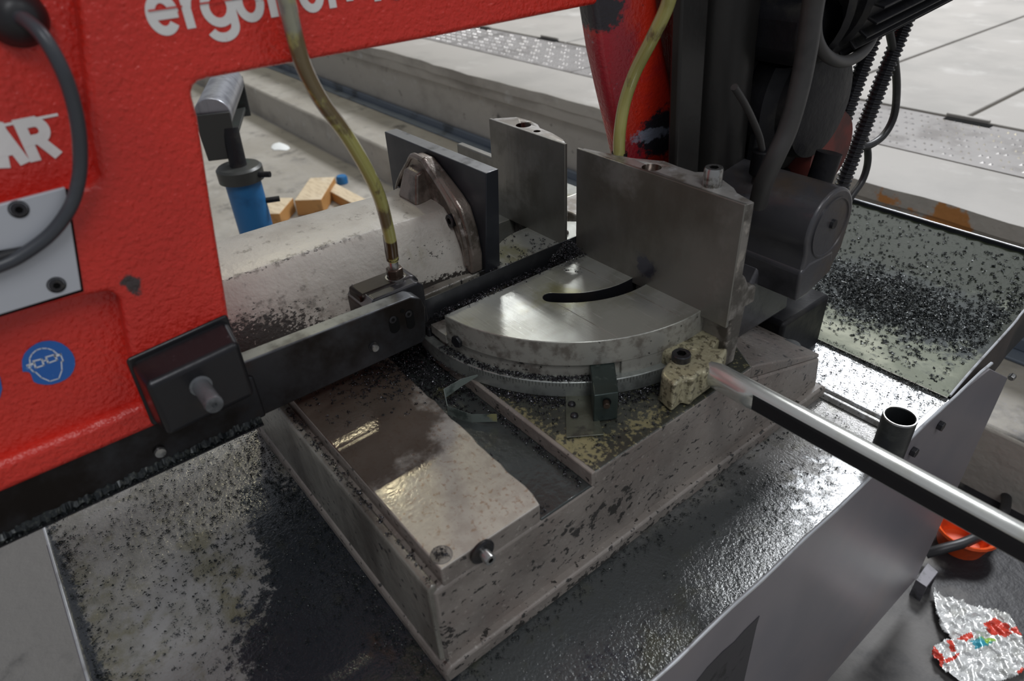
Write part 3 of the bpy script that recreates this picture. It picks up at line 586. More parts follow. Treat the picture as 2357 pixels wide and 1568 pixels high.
# ================================================================ FENCES
FY = .564; FT = 1.039
def fence(name, label, x0, x1, z0, back, holes, loc):
    t = thing(name, loc, label, 'fence')
    f = MB().box(x0, x1, FY, FY+.0045, z0, FT).build('face_plate', 'fence', t, bevel=.0008)
    top = MB().prism(back, 'z', .90, FT-.0012).build('backing', ['fencecast', 'fencetop', 'brown'], t, bevel=.001)
    cut(top, [MB().cyl((hx, hy, FT-.03), (hx, hy, FT+.02), hr, n=28) for hx, hy, hr in holes])
    for p in top.data.polygons: p.material_index = 1 if p.normal.z > .8 and (p.center.z+t.location.z) > FT-.01 else (2 if any(math.hypot(p.center.x+t.location.x-hx, p.center.y+t.location.y-hy) < hr*1.02 for hx, hy, hr in holes) else 0)
    for hx, hy, hr in holes:
        MB().cyl((hx, hy, FT-.031), (hx, hy, FT-.029), hr*.99, n=24).build('hole_floor', 'darkgap', t)
    return t
xl = at(1327, 341, y=FY).x; xr = -.3545
g = lambda u, v: (lambda p: (p.x, p.y))(at(u, v, z=FT))
bk = [(xl+.002, FY+.004), g(1346, 339), g(1400, 350), g(1455, 361), g(1530, 368), g(1560, 380), g(1600, 393), g(1640, 393), g(1690, 430), g(1697, 441), g(1737, 463), (xr, FY+.004)]
h1 = at(1500, 383, z=FT)
fr = fence('fence', 'wide ground steel fence plate right of the blade with a bright socket bolt', xl, xr, .893, bk, [(h1.x, h1.y, .0112)], (-.47, .575, .83))
MB().prism([(FY+.009, .832), (FY+.030, .832), (FY+.036, .93), (FY+.024, .95), (FY+.009, .95)], 'x', xr-.09, xr-.001).build('mounting_leg', 'fencecast', fr, bevel=.003)
MB().prism([(FY+.03, .905), (FY+.052, .905), (FY+.052, .925), (FY+.045, .93), (FY+.03, .93)], 'x', xr-.028, xr-.002).build('lug', 'fencecast', fr, bevel=.002)
MB().box(xr-.006, xr+.0005, FY+.001, FY+.016, .90, FT-.006).build('end_cap', 'fencecast', fr, bevel=.002)
MB().box(-.56, -.45, FY+.009, FY+.03, .832, .905).build('mounting_leg', 'fencecast', fr, bevel=.003)
b1 = at(1639, 424, z=FT)
socket_bolt('socket_bolt', (b1.x, b1.y, FT-.002), (0, 0, 1), .0100, .0205, 'bolt', fr, label='bright steel socket head bolt')

lx0 = at(1125, 274, y=FY).x; lx1 = at(1300, 333, y=FY).x
bk = [(lx0+.001, FY+.004), g(1140, 270), g(1190, 267), g(1222, 276), g(1238, 284), g(1243, 292), g(1270, 303), g(1296, 318), (lx1-.001, FY+.004)]
ha, hb = at(1205, 286, z=FT), at(1236, 300, z=FT)
fl = fence('fence', 'narrow ground steel fence plate left of the blade with two open holes', lx0, lx1, .8985, bk, [(ha.x, ha.y, .0105), (hb.x, hb.y, .0048)], (-.69, .575, .83))
MB().box(-.862, lx0+.004, FY+.001, FY+.0125, .90, .983).build('low_wing', ['fence'], fl, bevel=.002, label='lower paler wing sticking out to the left')
MB().box(-.74, -.64, FY+.009, FY+.03, .868, .905).build('mounting_leg', 'fencecast', fl, bevel=.003)

# ================================================================ VISE
vi = thing('vise', (-.735, .30, .896), 'cream oily vise slide casting behind the red frame with dark jaw plate', 'vise')
JX0, JX1, JY0, JY1, JZ0, JZ1 = -.852, -.6185, .442, .4655, .897, 1.0345
jp = MB().hexa([(JX0, JY0, JZ0), (-.634, JY0, JZ0), (-.634, JY1, JZ0), (JX0, JY1, JZ0)], [(JX0, JY0, JZ1-.002), (JX1, JY0, JZ1), (JX1-.001, JY1-.004, JZ1), (JX0, JY1-.004, JZ1-.002)]).build('jaw_plate', ['jaw', 'jawedge'], vi, bevel=.0012, label='dark blued rectangular jaw plate')
for p in jp.data.polygons:
    if p.normal.z > .7: p.material_index = 1
# slide: section swept along y, flaring into the flange
def sect(w, h, z0, n=14):
    """half widths: symmetric hump"""
    P = [(-1.0, 0), (-.98, .30), (-.86, .72), (-.66, .95), (-.30, 1.0), (.0, 1.0), (.34, .985), (.52, .955), (.62, .86), (.80, .50), (.94, .16), (1.0, .02), (1.0, 0)]
    return [(-.735+a*w, z0+b*h) for a, b in P]
rows = []
for y, w, h, z0 in ((.02, .088, .086, .897), (.12, .088, .087, .897), (.25, .086, .086, .897), (.34, .083, .083, .897), (.38, .082, .081, .897), (.400, .083, .080, .897), (.415, .086, .081, .897), (.426, .089, .083, .897)):
    rows.append([(x, y, z) for x, z in sect(w, h, z0)])
bmv = MB(); n = len(rows[0]); bmv.add([p for r in rows for p in r], [(i*n+k, i*n+(k+1) % n, (i+1)*n+(k+1) % n, (i+1)*n+k) for i in range(len(rows)-1) for k in range(n)]+[tuple(range(n)), tuple((len(rows)-1)*n+k for k in range(n))])
so = bmv.build('slide', 'beam', vi, smooth=50); sm = so.modifiers.new('b', 'BEVEL'); sm.width = .004; sm.segments = 3; sm.limit_method = 'ANGLE'; sm.angle_limit = math.radians(24)
MB().box(-.83, -.6405, .05, .438, .866, .8985).build('slide_foot', 'cast_side', vi, bevel=.003)
# nose flange outline (x,z) bolted to the jaw plate
fo = [(-.808, .899), (-.811, .955), (-.806, .972), (-.785, .998), (-.762, 1.022), (-.752, 1.0285), (-.727, 1.0285), (-.714, 1.022), (-.690, 1.009), (-.668, .996), (-.653, .984), (-.642, .957), (-.636, .925), (-.638, .899)]
MB().prism(fo, 'y', .424, .442).build('flange', 'flange', vi, bevel=.004, seg=3, label='brown bare cast flange')
ri = [(-.757, .99), (-.757, 1.019), (-.727, 1.019), (-.727, .99)]
MB().hexa([(-.762, .400, .977), (-.717, .400, .975), (-.717, .43, .975), (-.762, .43, .977)], [(-.757, .4115, 1.012), (-.727, .4115, 1.012), (-.727, .43, 1.017), (-.757, .43, 1.017)]).build('rib', 'flange', vi, bevel=.0035, seg=3)
rc = spline([(-.727, .426, 1.0265), (-.712, .4255, 1.0165), (-.690, .425, 1.001), (-.672, .4245, .986), (-.657, .424, .966), (-.648, .424, .940), (-.646, .424, .912)], 6)
MB().tube(rc, .0048, 10).build('flange_bead', 'flange', vi)
rc = spline([(-.727, .426, 1.0265), (-.752, .426, 1.0265), (-.766, .426, 1.014), (-.788, .425, .991), (-.803, .4245, .970), (-.806, .424, .952)], 6)
MB().tube(rc, .0042, 10).build('flange_bead', 'flange', vi)
for (u, v) in ((927, 441), (1041, 507)):
    q = at(u, v, y=.424); socket_bolt('socket_bolt', (q.x, .424, q.z), (0, -1, 0), .0085, .005, 'boltdark', vi)

# ================================================================ LENGTH STOP
ls = thing('length_stop', (-.36, .52, .83), 'long oiled steel stop rod with black flat, clamped in a yellowed casting', 'stop rod')
cz = .866
ctop = [at(u, v, z=cz+.003) for u, v in ((1615, 738), (1667, 768), (1640, 800), (1677, 800), (1666, 818), (1605, 862), (1596, 873), (1575, 868), (1552, 888), (1522, 862), (1525, 848))]
P2 = [(p.x, p.y) for p in ctop]
MB().prism([P2[0], P2[1], P2[2], P2[3], P2[4], P2[5], P2[6], P2[7], P2[8], P2[9], P2[10]], 'z', .8315, cz+.003).build('clamp', 'clampcast', ls, bevel=.0035, seg=3, label='rough yellowed cast clamp')
RY, RZ, RR = .560, .838, .0145
q0 = at(1652, 866, x=-.333); RY, RZ = q0.y, q0.z
MB().box(-.40, -.337, RY-.02, RY+.02, RZ-.017, RZ+.012).build('clamp_hub', 'clampcast', ls, bevel=.006, seg=3)
# rod: round at the root then with a flat milled on its lower front side
rows = []; n = 28
for x in (-.345, -.334, -.300, -.293, -.287, -.283, .02, .35):
    row = []; full = x < -.298; cutd = {-.293: .93, -.287: .78}.get(x, 1.0 if full else .60)
    for k in range(n):
        a = 2*PI*k/n; y, z = RR*math.cos(a), RR*math.sin(a)
        dn = Vector((-.995, -.10)); pr_ = y*dn.x+z*dn.y; lim = RR*cutd
        if pr_ > lim: y -= dn.x*(pr_-lim); z -= dn.y*(pr_-lim)
        row.append((x, RY+y, RZ+z))
    if x == -.345: row = [(x, RY+(y-RY)*.85, RZ+(z-RZ)*.85) for x, y, z in row]
    rows.append(row)
rb = MB(); rb.add([p for r in rows for p in r], [(i*n+k, i*n+(k+1) % n, (i+1)*n+(k+1) % n, (i+1)*n+k) for i in range(len(rows)-1) for k in range(n)]+[tuple(range(n)), tuple((len(rows)-1)*n+k for k in range(n))])
ro = rb.build('rod', ['rodtop', 'rodflat'], ls, smooth=30)
for p in ro.data.polygons:
    nn = p.normal
    if abs(nn.x) < .3 and nn.dot(Vector((0, -.995, -.10))) > .975 and p.center.x+ls.location.x > -.29: p.material_index = 1
q = at(1565, 824, z=cz+.006); socket_bolt('socket_bolt', (q.x, q.y+.002, cz+.002), (0, 0, 1), .0105, .0095, 'boltdark', ls, label='black socket head bolt')
q = at(1594, 797, z=cz+.004); MB().lathe([(.0075, 0), (.0075, .002), (.006, .003), (0, .003)], (q.x, q.y, cz+.002), (0, 0, 1), 20).build('plug', 'clampcast', ls)

# ================================================================ SAW BOW
BX = -.555
bow = thing('saw_bow', (-.61, .1, .88), 'big red cast band saw bow with white lettering across the top', 'band saw')
yz = lambda u, v, x=BX: (lambda p: (p.y, p.z))(at(u, v, x=x))
slab_o = [(-.45, .889), (.106, .889), (.106, 1.01), (.130, 1.19), (.142, 1.200), (.53, 1.200), (.56, 1.200), (.56, 1.345), (-.45, 1.345)]
MB().prism(slab_o, 'x', -.665, -.573).build('body', 'red', bow, bevel=.006, seg=3)
rim = [(yz(180, 0)[0], 1.345), yz(180, 0), yz(195, 140), yz(213, 300), yz(232, 408), yz(226, 422), yz(205, 430), yz(150, 441), yz(-330, 600), yz(-330, 860), yz(0, 733), yz(190, 684), yz(255, 672), yz(278, 690), yz(290, 760), yz(308, 850), yz(332, 935), (.022, .955), (.022, .940), (.1085, .940), yz(530, 740), yz(489, 480), yz(457, 270), yz(444, 222), yz(444, 203), yz(458, 189), yz(480, 182), yz(1000, 86), yz(1345, 16), (.555, yz(1345, 16)[1]), (.555, 1.345)]
MB().prism(rim, 'x', -.64, BX).build('raised_face', 'red', bow, bevel=.012, seg=5)
# lower rounded red edge below the recess
MB().prism([(-.45, .930), (-.45, .957), (.06, .957), (.06, .930)], 'x', -.64, -.562).build('lower_lip', 'red', bow, bevel=.006, seg=3)
MB().box(-.64, -.5725, -.45, .100, .885, .8878).build('red_underside', 'red', bow, bevel=.002)
# cover plate
cpts = [yz(150, 432, -.552), yz(187, 667, -.552), yz(0, 724, -.552), yz(-400, 860, -.552), yz(-400, 575, -.552)]
cvp = MB().prism(cpts, 'x', -.5555, -.5515).build('cover_plate', 'plate', bow, bevel=.0006, label='light grey screwed cover plate')
MB().prism([(a, b) for a, b in [yz(157, 436, -.553), yz(193, 672, -.553), yz(0, 731, -.553), yz(-400, 868, -.553), yz(-400, 580, -.553)]], 'x', -.5556, -.5540).build('plate_shadow_sheet', 'darkgap', bow)  # dark sheet peeking out around the cover plate, standing in for its shadow
for (u, v) in ((43, 482), (130, 656)):
    q = at(u, v, x=-.5515); MB().lathe([(.0062, 0), (.0062, .0002), (.0054, .0002)], (q.x, q.y, q.z), (1, 0, 0), 24).build('countersink', 'darkgap', cvp)
    socket_bolt('screw', (q.x, q.y, q.z), (1, 0, 0), .0050, .0016, 'boltdark', cvp)
sl = [yz(0, 577, -.551), yz(55, 567, -.551), yz(68, 578, -.551), yz(68, 590, -.551), yz(50, 602, -.551), yz(0, 615, -.551), yz(-60, 635, -.551), yz(-60, 595, -.551)]
MB().prism(sl, 'x', -.5516, -.5508).build('slot', 'darkgap', cvp)
# grommet
q = at(45, 45, x=-.555)
MB().lathe([(.0185, -.006), (.0185, .002), (.0165, .006), (.0155, .010), (.0125, .013), (.010, .016), (.0065, .018), (0, .018)], (-.572, q.y, q.z), (1, .1, .1), 28).build('cable_grommet', 'rubber', bow)
# lettering
def lettering(txt, y0, z0, width, height, name, x, shear=0, gaps=(), bold=.0):
    cu = bpy.data.curves.new(name, 'FONT'); cu.body = txt; cu.size = 1; cu.offset = bold; cu.extrude = 0; cu.shear = shear; cu.resolution_u = 6
    t = bpy.data.objects.new('t', cu); col.objects.link(t); bpy.context.view_layer.update()
    me = bpy.data.meshes.new_from_object(t.evaluated_get(bpy.context.evaluated_depsgraph_get())); bpy.data.objects.remove(t)
    V = np.array([v.co[:] for v in me.vertices]); mn = V.min(0); mx = V.max(0); sx = width/(mx[0]-mn[0]); sy = height
    Fs = [tuple(p.vertices) for p in me.polygons]
    mb = MB(); mb.add([(x, y0+(a-mn[0])*sx, z0+b*sy) for a, b, c in V], Fs)
    return mb
GO = [0.0]
def glyph(mb, strokes, y0, y1, zb, xh, w, x):
    """strokes drawn on a unit box (x-height = 1), laid flat on the painted face"""
    W = y1-y0
    for P in strokes:
        Q = [Vector((w/2+a*(W-w)+y0, zb+w/2+b*(xh-w))) for a, b in P]; n = len(Q); vs = []
        for i, q in enumerate(Q):
            t = (Q[min(i+1, n-1)]-Q[max(i-1, 0)]).normalized(); nn = Vector((-t.y, t.x))*w/2
            e = t*w/2*(1 if i == n-1 else -1 if i == 0 else 0)*(1 if n == 2 else 0)
            vs += [(x, *(q+nn+e)), (x, *(q-nn+e))]
        mb.add([(a+GO[0], b, c) for a, b, c in vs], [(2*i, 2*i+1, 2*i+3, 2*i+2) for i in range(n-1)]); GO[0] += .00003
def ell(a0, a1, cx=.5, cy=.5, rx=.5, ry=.5, n=26): return [(cx+rx*math.cos(math.radians(a0+(a1-a0)*i/n)), cy+ry*math.sin(math.radians(a0+(a1-a0)*i/n))) for i in range(n+1)]
GL = {'e': [ell(2, 322), [(.06, .5), (.94, .5)]], 'o': [ell(0, 360)], 'c': [ell(45, 315)],
      'r': [[(.1, .05), (.1, .95)], ell(165, 60, .75, .45, .62, .5, 12)],
      'g': [ell(0, 360), [(1, .95), (1, -.1)]+ell(0, -160, .5, -.12, .5, .36, 16)],
      'n': [[(0, .0), (0, .95)], ell(180, 0, .5, .5, .5, .5, 16)+[(1, .0)]],
      'm': [[(0, .0), (0, .95)], ell(180, 0, .25, .55, .25, .45, 12)+[(.5, .0)], ell(180, 0, .75, .55, .25, .45, 12)+[(1, .0)]],
      'i': [[(.5, .0), (.5, .95)], [(.5, 1.35), (.5, 1.42)]]}
mb = MB(); WZ = 1.2365
for ch, u0, u1 in (('e', 340, 418), ('r', 420, 470), ('g', 464, 545), ('o', 541, 610), ('n', 616, 678), ('o', 686, 746), ('m', 752, 850), ('i', 856, 872), ('c', 880, 940)):
    vv = 70-(u0-380)*.163; a_, b__ = at(u0, vv-25, x=BX).y, at(u1, vv-25, x=BX).y
    glyph(mb, GL[ch], a_, b__, WZ+.0012*(ch in 'rnmi'), .0268, .0062, BX+.0005)
mb.build('lettering', 'white_paint', bow, smooth=0, label='white painted word ergonomic')
rl, rr_ = at(66, 372, x=-.5725), at(137, 355, x=-.5725)
mb = MB(); GO[0] = 0
GL['A'] = [[(0, 0), (.44, 1)], [(.56, 1), (1, 0)], [(.40, 1), (.60, 1)], [(.2, .33), (.8, .33)]]
GL['R'] = [[(0, 0), (0, 1)], [(0, 1), (.55, 1)], ell(90, -90, .58, .74, .40, .26, 14), [(.58, .48), (0, .48)], [(.55, .45), (1, 0)]]
zl = at(100, 367, x=-.5725).z
for ch, u0, u1 in (('H', -100, -50), ('A', -14, 58), ('R', 64, 139)):
    if ch in GL: glyph(mb, GL[ch], at(u0, 360, x=-.5725).y, at(u1, 350, x=-.5725).y, zl, .0290, .0068, -.5723)
mb.build('lettering', 'white_paint', bow, smooth=0, label='white painted letters AR')
l0, l1 = at(-100, 305, x=-.5724), at(133, 263, x=-.5724)
MB().add([(-.5722, l0.y, l1.z-.0010), (-.5722, l1.y, l1.z-.0010), (-.5723, l1.y, l1.z+.0008), (-.5723, l0.y, l1.z+.0008)], [(0, 1, 2, 3)]).build('painted_line', 'white_paint', bow, smooth=0)
# thin bridges of the stencil
for (u0, u1, zz_) in ((338, 420, 1.2535), (460, 548, 1.2535), (539, 612, 1.2535)):
    BX_ = BX+.0008
    a, b_ = at(u0, 20, x=BX), at(u1, 20, x=BX); MB().add([(BX+.0014, a.y, zz_-.0005), (BX+.0014, b_.y, zz_-.0005), (BX+.0014, b_.y, zz_+.0005), (BX+.0014, a.y, zz_+.0005)], [(0, 1, 2, 3)]).build('stencil_bridge', 'red', bow, smooth=0)
# eye protection sticker
SX = -.5722; z9 = lambda x, y: at(20+x/9.8, 760+y/9.8, x=SX)
oc = [(315, 940), (300, 800), (300, 680), (350, 545), (400, 480), (500, 390), (620, 310), (760, 260), (920, 242), (1060, 255), (1200, 305), (1330, 395), (1430, 510), (1490, 640), (1500, 780), (1460, 920), (1390, 1030), (1290, 1110), (1150, 1180), (980, 1228), (820, 1235), (660, 1210), (560, 1165), (530, 1080), (500, 1000), (465, 955), (400, 940)]
stk = MB().prism([(p.y, p.z) for p in (z9(*c) for c in oc)], 'x', SX-.0005, SX).build('sticker', 'stickerblue', bow, smooth=0, label='round blue eye protection sticker with a torn corner')
def strip2(pts, w, name):
    mb = MB(); P = [z9(*c) for c in pts]
    for a, b_ in zip(P[:-1], P[1:]):
        d = Vector((b_.y-a.y, b_.z-a.z)).normalized()*w*.5; nn = Vector((-d.y, d.x))
        mb.add([(SX+.0003, a.y-d.x*.6+nn.x, a.z-d.y*.6+nn.y), (SX+.0003, b_.y+d.x*.6+nn.x, b_.z+d.y*.6+nn.y), (SX+.0003, b_.y+d.x*.6-nn.x, b_.z+d.y*.6-nn.y), (SX+.0003, a.y-d.x*.6-nn.x, a.z-d.y*.6-nn.y)], [(0, 1, 2, 3)])
    return mb.build(name, 'white', stk, smooth=0)
strip2([(480, 760), (470, 640), (520, 540), (620, 450), (740, 410), (870, 410), (990, 450), (1100, 540)], .0008, 'head_outline')
strip2([(430, 800), (490, 870), (560, 940), (600, 940), (740, 1070), (930, 1150), (1130, 1090), (1200, 900), (1185, 700), (1230, 700), (1160, 530)], .0008, 'face_outline')
strip2([(545, 700), (745, 650), (790, 790), (610, 850), (560, 710)], .0011, 'goggle_lens'); strip2([(830, 610), (1030, 550), (1090, 670), (890, 740), (840, 620)], .0011, 'goggle_lens')
strip2([(420, 800), (560, 750)], .0018, 'goggle_strap'); strip2([(1040, 590), (1170, 545)], .0018, 'goggle_strap'); strip2([(770, 700), (860, 670)], .0010, 'goggle_bridge')
e2 = [at(u, v, x=SX) for u, v in ((-40, 870), (-15, 855), (0, 868), (5, 895), (0, 915), (-25, 935))]
MB().prism([(p.y, p.z) for p in e2], 'x', SX-.0005, SX).build('sticker', 'stickerblue', bow, smooth=0)

# blade guard strip and guide bar
gd = MB().prism([(-.45, .8865), (-.45, .939), (.112, .939), (.118, .935), (.118, .8865)], 'x', -.60, -.567).build('blade_guard', 'armmetal', bow, bevel=.002, label='long dark oily blade guard strip')
MB().prism([(-.45, .939), (-.45, .9475), (.10, .9475), (.10, .939)], 'x', -.60, -.565).build('guard_cap', 'blackmetal', bow, bevel=.002)
ab = [(.10, .8865), (.10, .9525), (.297, .9485), (.309, .942), (.313, .930), (.309, .893), (.304, .8865)]
arm = MB().prism(ab, 'x', -.588, -.570).build('guide_bar', 'armmetal', bow, bevel=.0014)
cut_list = []
MB().prism([(.11, .9485), (.11, .9532), (.297, .9492), (.3075, .9435), (.3065, .9405), (.296, .9455)], 'x', -.5875, -.5704).build('bar_top', 'topmetal', arm, bevel=.0008, label='worn bright top face of the guide bar')
for (u, v, r1, r2) in ((908, 748, .0062, .010), (944, 735, .0050, .012)):
    q = at(u, v, x=-.570)
    pts = [(q.y+r1*math.cos(a), q.z+(r2-r1)*(1 if math.sin(a) > 0 else -1)+r1*math.sin(a)) for a in ang(20)[:-1]]
    MB().prism(pts, 'x', -.5712, -.5694).build('slot', 'darkgap', arm)
    q = at(u-4, v-12, x=-.570); socket_bolt('screw', (-.5700, q.y, q.z), (1, 0, 0), .0042, .0010, 'boltdark', arm)
q = at(926, 716, x=-.570); MB().lathe([(.0026, 0), (.0026, .0006), (0, .0006)], (q.x, q.y, q.z), (1, 0, 0), 16).build('hole', 'darkgap', arm)
for (u, v, r, h) in ((862, 800, .0042, .005), (366, 1036, .0052, .008)):
    q = at(u, v, x=-.568); socket_bolt('screw', (-.570, q.y, q.z), (1, 0, 0), r*1.3, .001, 'boltdark', bow); MB().lathe([(r*.7, 0), (r*.7, h*.6), (r, h*.7), (r*.9, h), (0, h*1.05)], (-.570, q.y, q.z), (1, 0, 0), 18).build('stud_head', 'bolt', bow)
crust = MB(); rows = []
for i, y in enumerate(np.linspace(-.45, .112, 260)):
    u = random.uniform
    rows.append([(-.600, y, .887), (-.600, y, .8832), (-.582, y, .8832), (-.5655+u(-.001, .003), y, .8832), (-.5640+u(-.001, .002), y, .8850+u(-.001, .003)), (-.5668, y, .8895+u(-.001, .003))])
crust.add([p for r in rows for p in r], [(i*6+k, i*6+(k+1) % 6, (i+1)*6+(k+1) % 6, (i+1)*6+k) for i in range(len(rows)-1) for k in range(6)])
MB().box(-.602, -.5615, -.45, .112, .8815, .8832).build('ledge', 'blackmetal', bow)
crust.build('shaving_crust', 'chipdark', bow, smooth=0, kind='stuff')
# clamp block with stud
ck = MB(); f0 = [(.0275, .957), (.030, .9995), (.105, 1.004), (.1035, .957)]
bk_ = [(.024, .940), (.026, 1.006), (.109, 1.013), (.109, .940)]
ck.hexa([(-.563, *p) for p in bk_], [(-.520, *p) for p in [(.029, .945), (.0285, .999), (.1055, 1.005), (.1045, .948)]])
kb = ck.build('clamp_block', 'blackmetal', bow, bevel=.005, seg=4, label='black oily rounded clamp block')
MB().hexa([(-.56, *p) for p in bk_], [(-.552, *p) for p in [(.022, .938), (.024, 1.010), (.111, 1.017), (.111, .938)]]).build('clamp_flange', 'blackmetal', kb, bevel=.003)
s0, s1 = at(462, 888, x=-.520), at(489, 928, x=-.492)
MB().lathe([(.0092, -.004), (.0092, .001), (.0072, .0015), (.0072, .030), (.0076, .0312), (.0070, .034), (.0022, .034), (.0018, .032), (0, .032)], s0, (1, 0, 0), 24).build('stud', 'stud', kb, label='short grey rubbed stud')

# blade
bl = MB(); n = 300; ys = np.linspace(.05, .72, n)
vs = [];
for i, y in enumerate(ys): vs += [(-.5975, y, .9205), (-.5975, y, .896-(.003 if i % 2 else 0)), (-.5962, y, .896-(.003 if i % 2 else 0)), (-.5962, y, .9205)]
bl.add(vs, [(i*4+k, i*4+(k+1) % 4, (i+1)*4+(k+1) % 4, (i+1)*4+k) for i in range(n-1) for k in range(4)])
bl.build('blade', 'blade', bow, smooth=20, label='thin dark saw blade band crossing the table')
# front hose block behind the bar
tq = [at(u, v, x=-.60) for u, v in ((868, 690),)]
MB().prism([(.253, .895), (.253, .940), (.262, .951), (.318, .951), (.326, .944), (.326, .895)], 'x', -.636, -.589).build('guide_block', 'blackmetal', bow, bevel=.0028, seg=3, label='black bevelled guide block carrying the hose')
MB().prism([(.255, .898), (.255, .953), (.322, .953), (.328, .946), (.328, .898)], 'x', -.634, -.602).build('guide_block', 'armmetal', bow, bevel=.004, seg=2)
MB().prism([(.2535, .9415), (.2615, .9525), (.2635, .9505), (.2555, .9395)], 'x', -.635, -.5885).build('block_chamfer', 'topmetal', bow, bevel=.0005)
HB = at(909, 628, x=-.614)
hexnut('hose_nut', (HB.x, HB.y, .951), (0, 0, 1), .0100, .0135, 'brown', bow)
MB().lathe([(.0102, .950), (.0118, .951), (.0115, .9535), (.0098, .9535)], (HB.x, HB.y, 0), (0, 0, 1), 24).build('seal_ring', 'bolt', bow)
MB().lathe([(.0055, 0), (.0055, .006), (.0048, .008), (.0048, .014), (0, .014)], (HB.x, HB.y, .9645), (0, 0, 1), 18).build('nipple', 'bolt', bow)

# rear wheel housing of the bow
rw = MB(); cols = []
Lk = [(1345, 12), (1362, 120), (1384, 220), (1408, 320), (1425, 400), (1440, 470)]
for t_, (u, v) in enumerate(Lk):
    pl_ = at(u, v, x=-.585); z = pl_.z
    yl = pl_.y; f = max(0, 1.2-z)/.3
    pts = [(-.602, yl+.006, z), (-.583, yl+.001, z), (-.572, yl+.004, z-.001), (-.562, yl+.030+.01*f, z-.002), (-.551, yl+.060+.018*f, z-.003), (-.548, yl+.072+.022*f, z-.004), (-.560, yl+.092+.026*f, z-.004), (-.572, yl+.13, z-.004), (-.576, .95, z-.004), (-.602, .95, z)]
    cols.append(pts)
top_ = [(x, y-.02, 1.345) for x, y, z in cols[0]]; cols = [top_]+cols
n = len(cols[0]); rw.add([p for c in cols for p in c], [(i*n+k, i*n+(k+1) % n, (i+1)*n+(k+1) % n, (i+1)*n+k) for i in range(len(cols)-1) for k in range(n)]+[tuple(range(n)), tuple((len(cols)-1)*n+k for k in range(n))])
rwo = rw.build('wheel_housing', 'red_worn', bow, bevel=.004, seg=3, smooth=60, label='scuffed red housing with blue grey scrapes at the far end')
MB().prism([(.66, 1.18), (.76, .93), (.95, .93), (.95, 1.34), (.66, 1.34)], 'x', -.66, -.625).build('housing_back', 'red_worn', bow, bevel=.004)

# ================================================================ HOSES AND CABLES
def hose_thing(name, pts, r, m, label, cat, group=None, n=14, caps=True):
    p = spline(pts, 8); t = thing(name, pts[-1] if pts[-1].z < pts[0].z else pts[0], label, cat, group)
    MB().tube(p, r, n).build('tube', m, t, smooth=60); return t
H = [(640, -420, -.540), (642, -200, -.532), (653, -40, -.530), (664, 20, -.532), (680, 90, -.536), (702, 160, -.541), (742, 235, -.548), (797, 310, -.558), (843, 388, -.570), (872, 450, -.582), (889, 510, -.597), (900, 560, -.608)]
pts = [at(u, v, x=x) for u, v, x in H]; pts.append(Vector((HB.x, HB.y, .9745)))
h = hose_thing('coolant_hose', pts, .0066, 'hose', 'translucent yellow coolant hose in front of the red bow, brown at its foot', 'hose', 'yellow coolant hoses')
MB().lathe([(.0070, 0), (.0072, .012), (.0069, .016), (.0066, .030)], (HB.x, HB.y, .9745), (0, 0, 1), 18).build('stained_end', 'brown', h)
H = [(1560, -330, -.50), (1556, -180, -.48), (1545, -40, -.475), (1535, 15, -.482), (1500, 90, -.50), (1462, 165, -.525), (1438, 235, -.54), (1427, 300, -.545), (1425, 352, -.548), (1427, 400, -.55)]
hose_thing('coolant_hose', [at(u, v, x=x) for u, v, x in H], .0072, 'hose', 'yellow coolant hose hanging before the scuffed red housing behind the fence', 'hose', 'yellow coolant hoses')
q = at(1426, 352, x=-.55)
gb2 = thing('hose_block', (q.x, q.y, .90), 'black block with hose fitting hidden behind the wide fence', 'block')
MB().box(q.x-.02, q.x+.012, q.y-.012, q.y+.02, .90, q.z-.02).build('block_body', 'blackmetal', gb2, bevel=.002)
MB().cyl((q.x, q.y, q.z-.03), (q.x, q.y, q.z+.001), .0095, n=16).build('fitting', 'blackmetal', gb2)

H = [(45, 42, -.556), (62, 48, -.548), (100, 85, -.535), (138, 150, -.530), (163, 215, -.531), (180, 290, -.534), (185, 360, -.538), (180, 420, -.541), (160, 480, -.544), (115, 540, -.546), (50, 588, -.547), (0, 612, -.547), (-80, 640, -.547)]
hose_thing('power_cable', [at(u, v, x=x) for u, v, x in H], .0046, 'cablegrey', 'dark grey cable looping over the red bow and its grey cover plate', 'cable')
hose_thing('sensor_cable', [at(u, v, x=x) for u, v, x in [(-60, 605, -.548), (-10, 595, -.548), (20, 586, -.549), (50, 578, -.550)]], .0032, 'rubber', 'short thin black cable entering the slot of the cover plate', 'cable')

# ================================================================ REAR GROUP: post, pivot, motor
ps = thing('hinge_post', (-.52, .69, .83), 'sooty black upright double bar beside the red housing', 'post')
def lean(x0, x1, yb0, yb1, yt0, yt1): return MB().hexa([(x0, yb0, .83), (x1, yb0, .83), (x1, yb1, .83), (x0, yb1, .83)], [(x0, yt0, 1.42), (x1, yt0, 1.42), (x1, yt1, 1.42), (x0, yt1, 1.42)])
lean(-.514, -.50, .653, .695, .602, .649).build('flat_bar', 'post', ps, bevel=.003)
MB().hexa([(-.525, .693, .83), (-.514, .693, .83), (-.514, .715, .83), (-.525, .715, .83)], [(-.525, .648, 1.42), (-.514, .648, 1.42), (-.514, .670, 1.42), (-.525, .670, 1.42)]).build('gap_shade_strip', 'darkgap', ps)  # dark strip between the bars, standing in for the shade in the gap
MB().tube([(-.525, .751, .83), (-.525, .705, 1.42)], .042, 36).build('round_bar', 'post', ps)
MB().box(-.60, -.45, .64, .80, .80, .86).build('foot', 'dark', ps, bevel=.004)

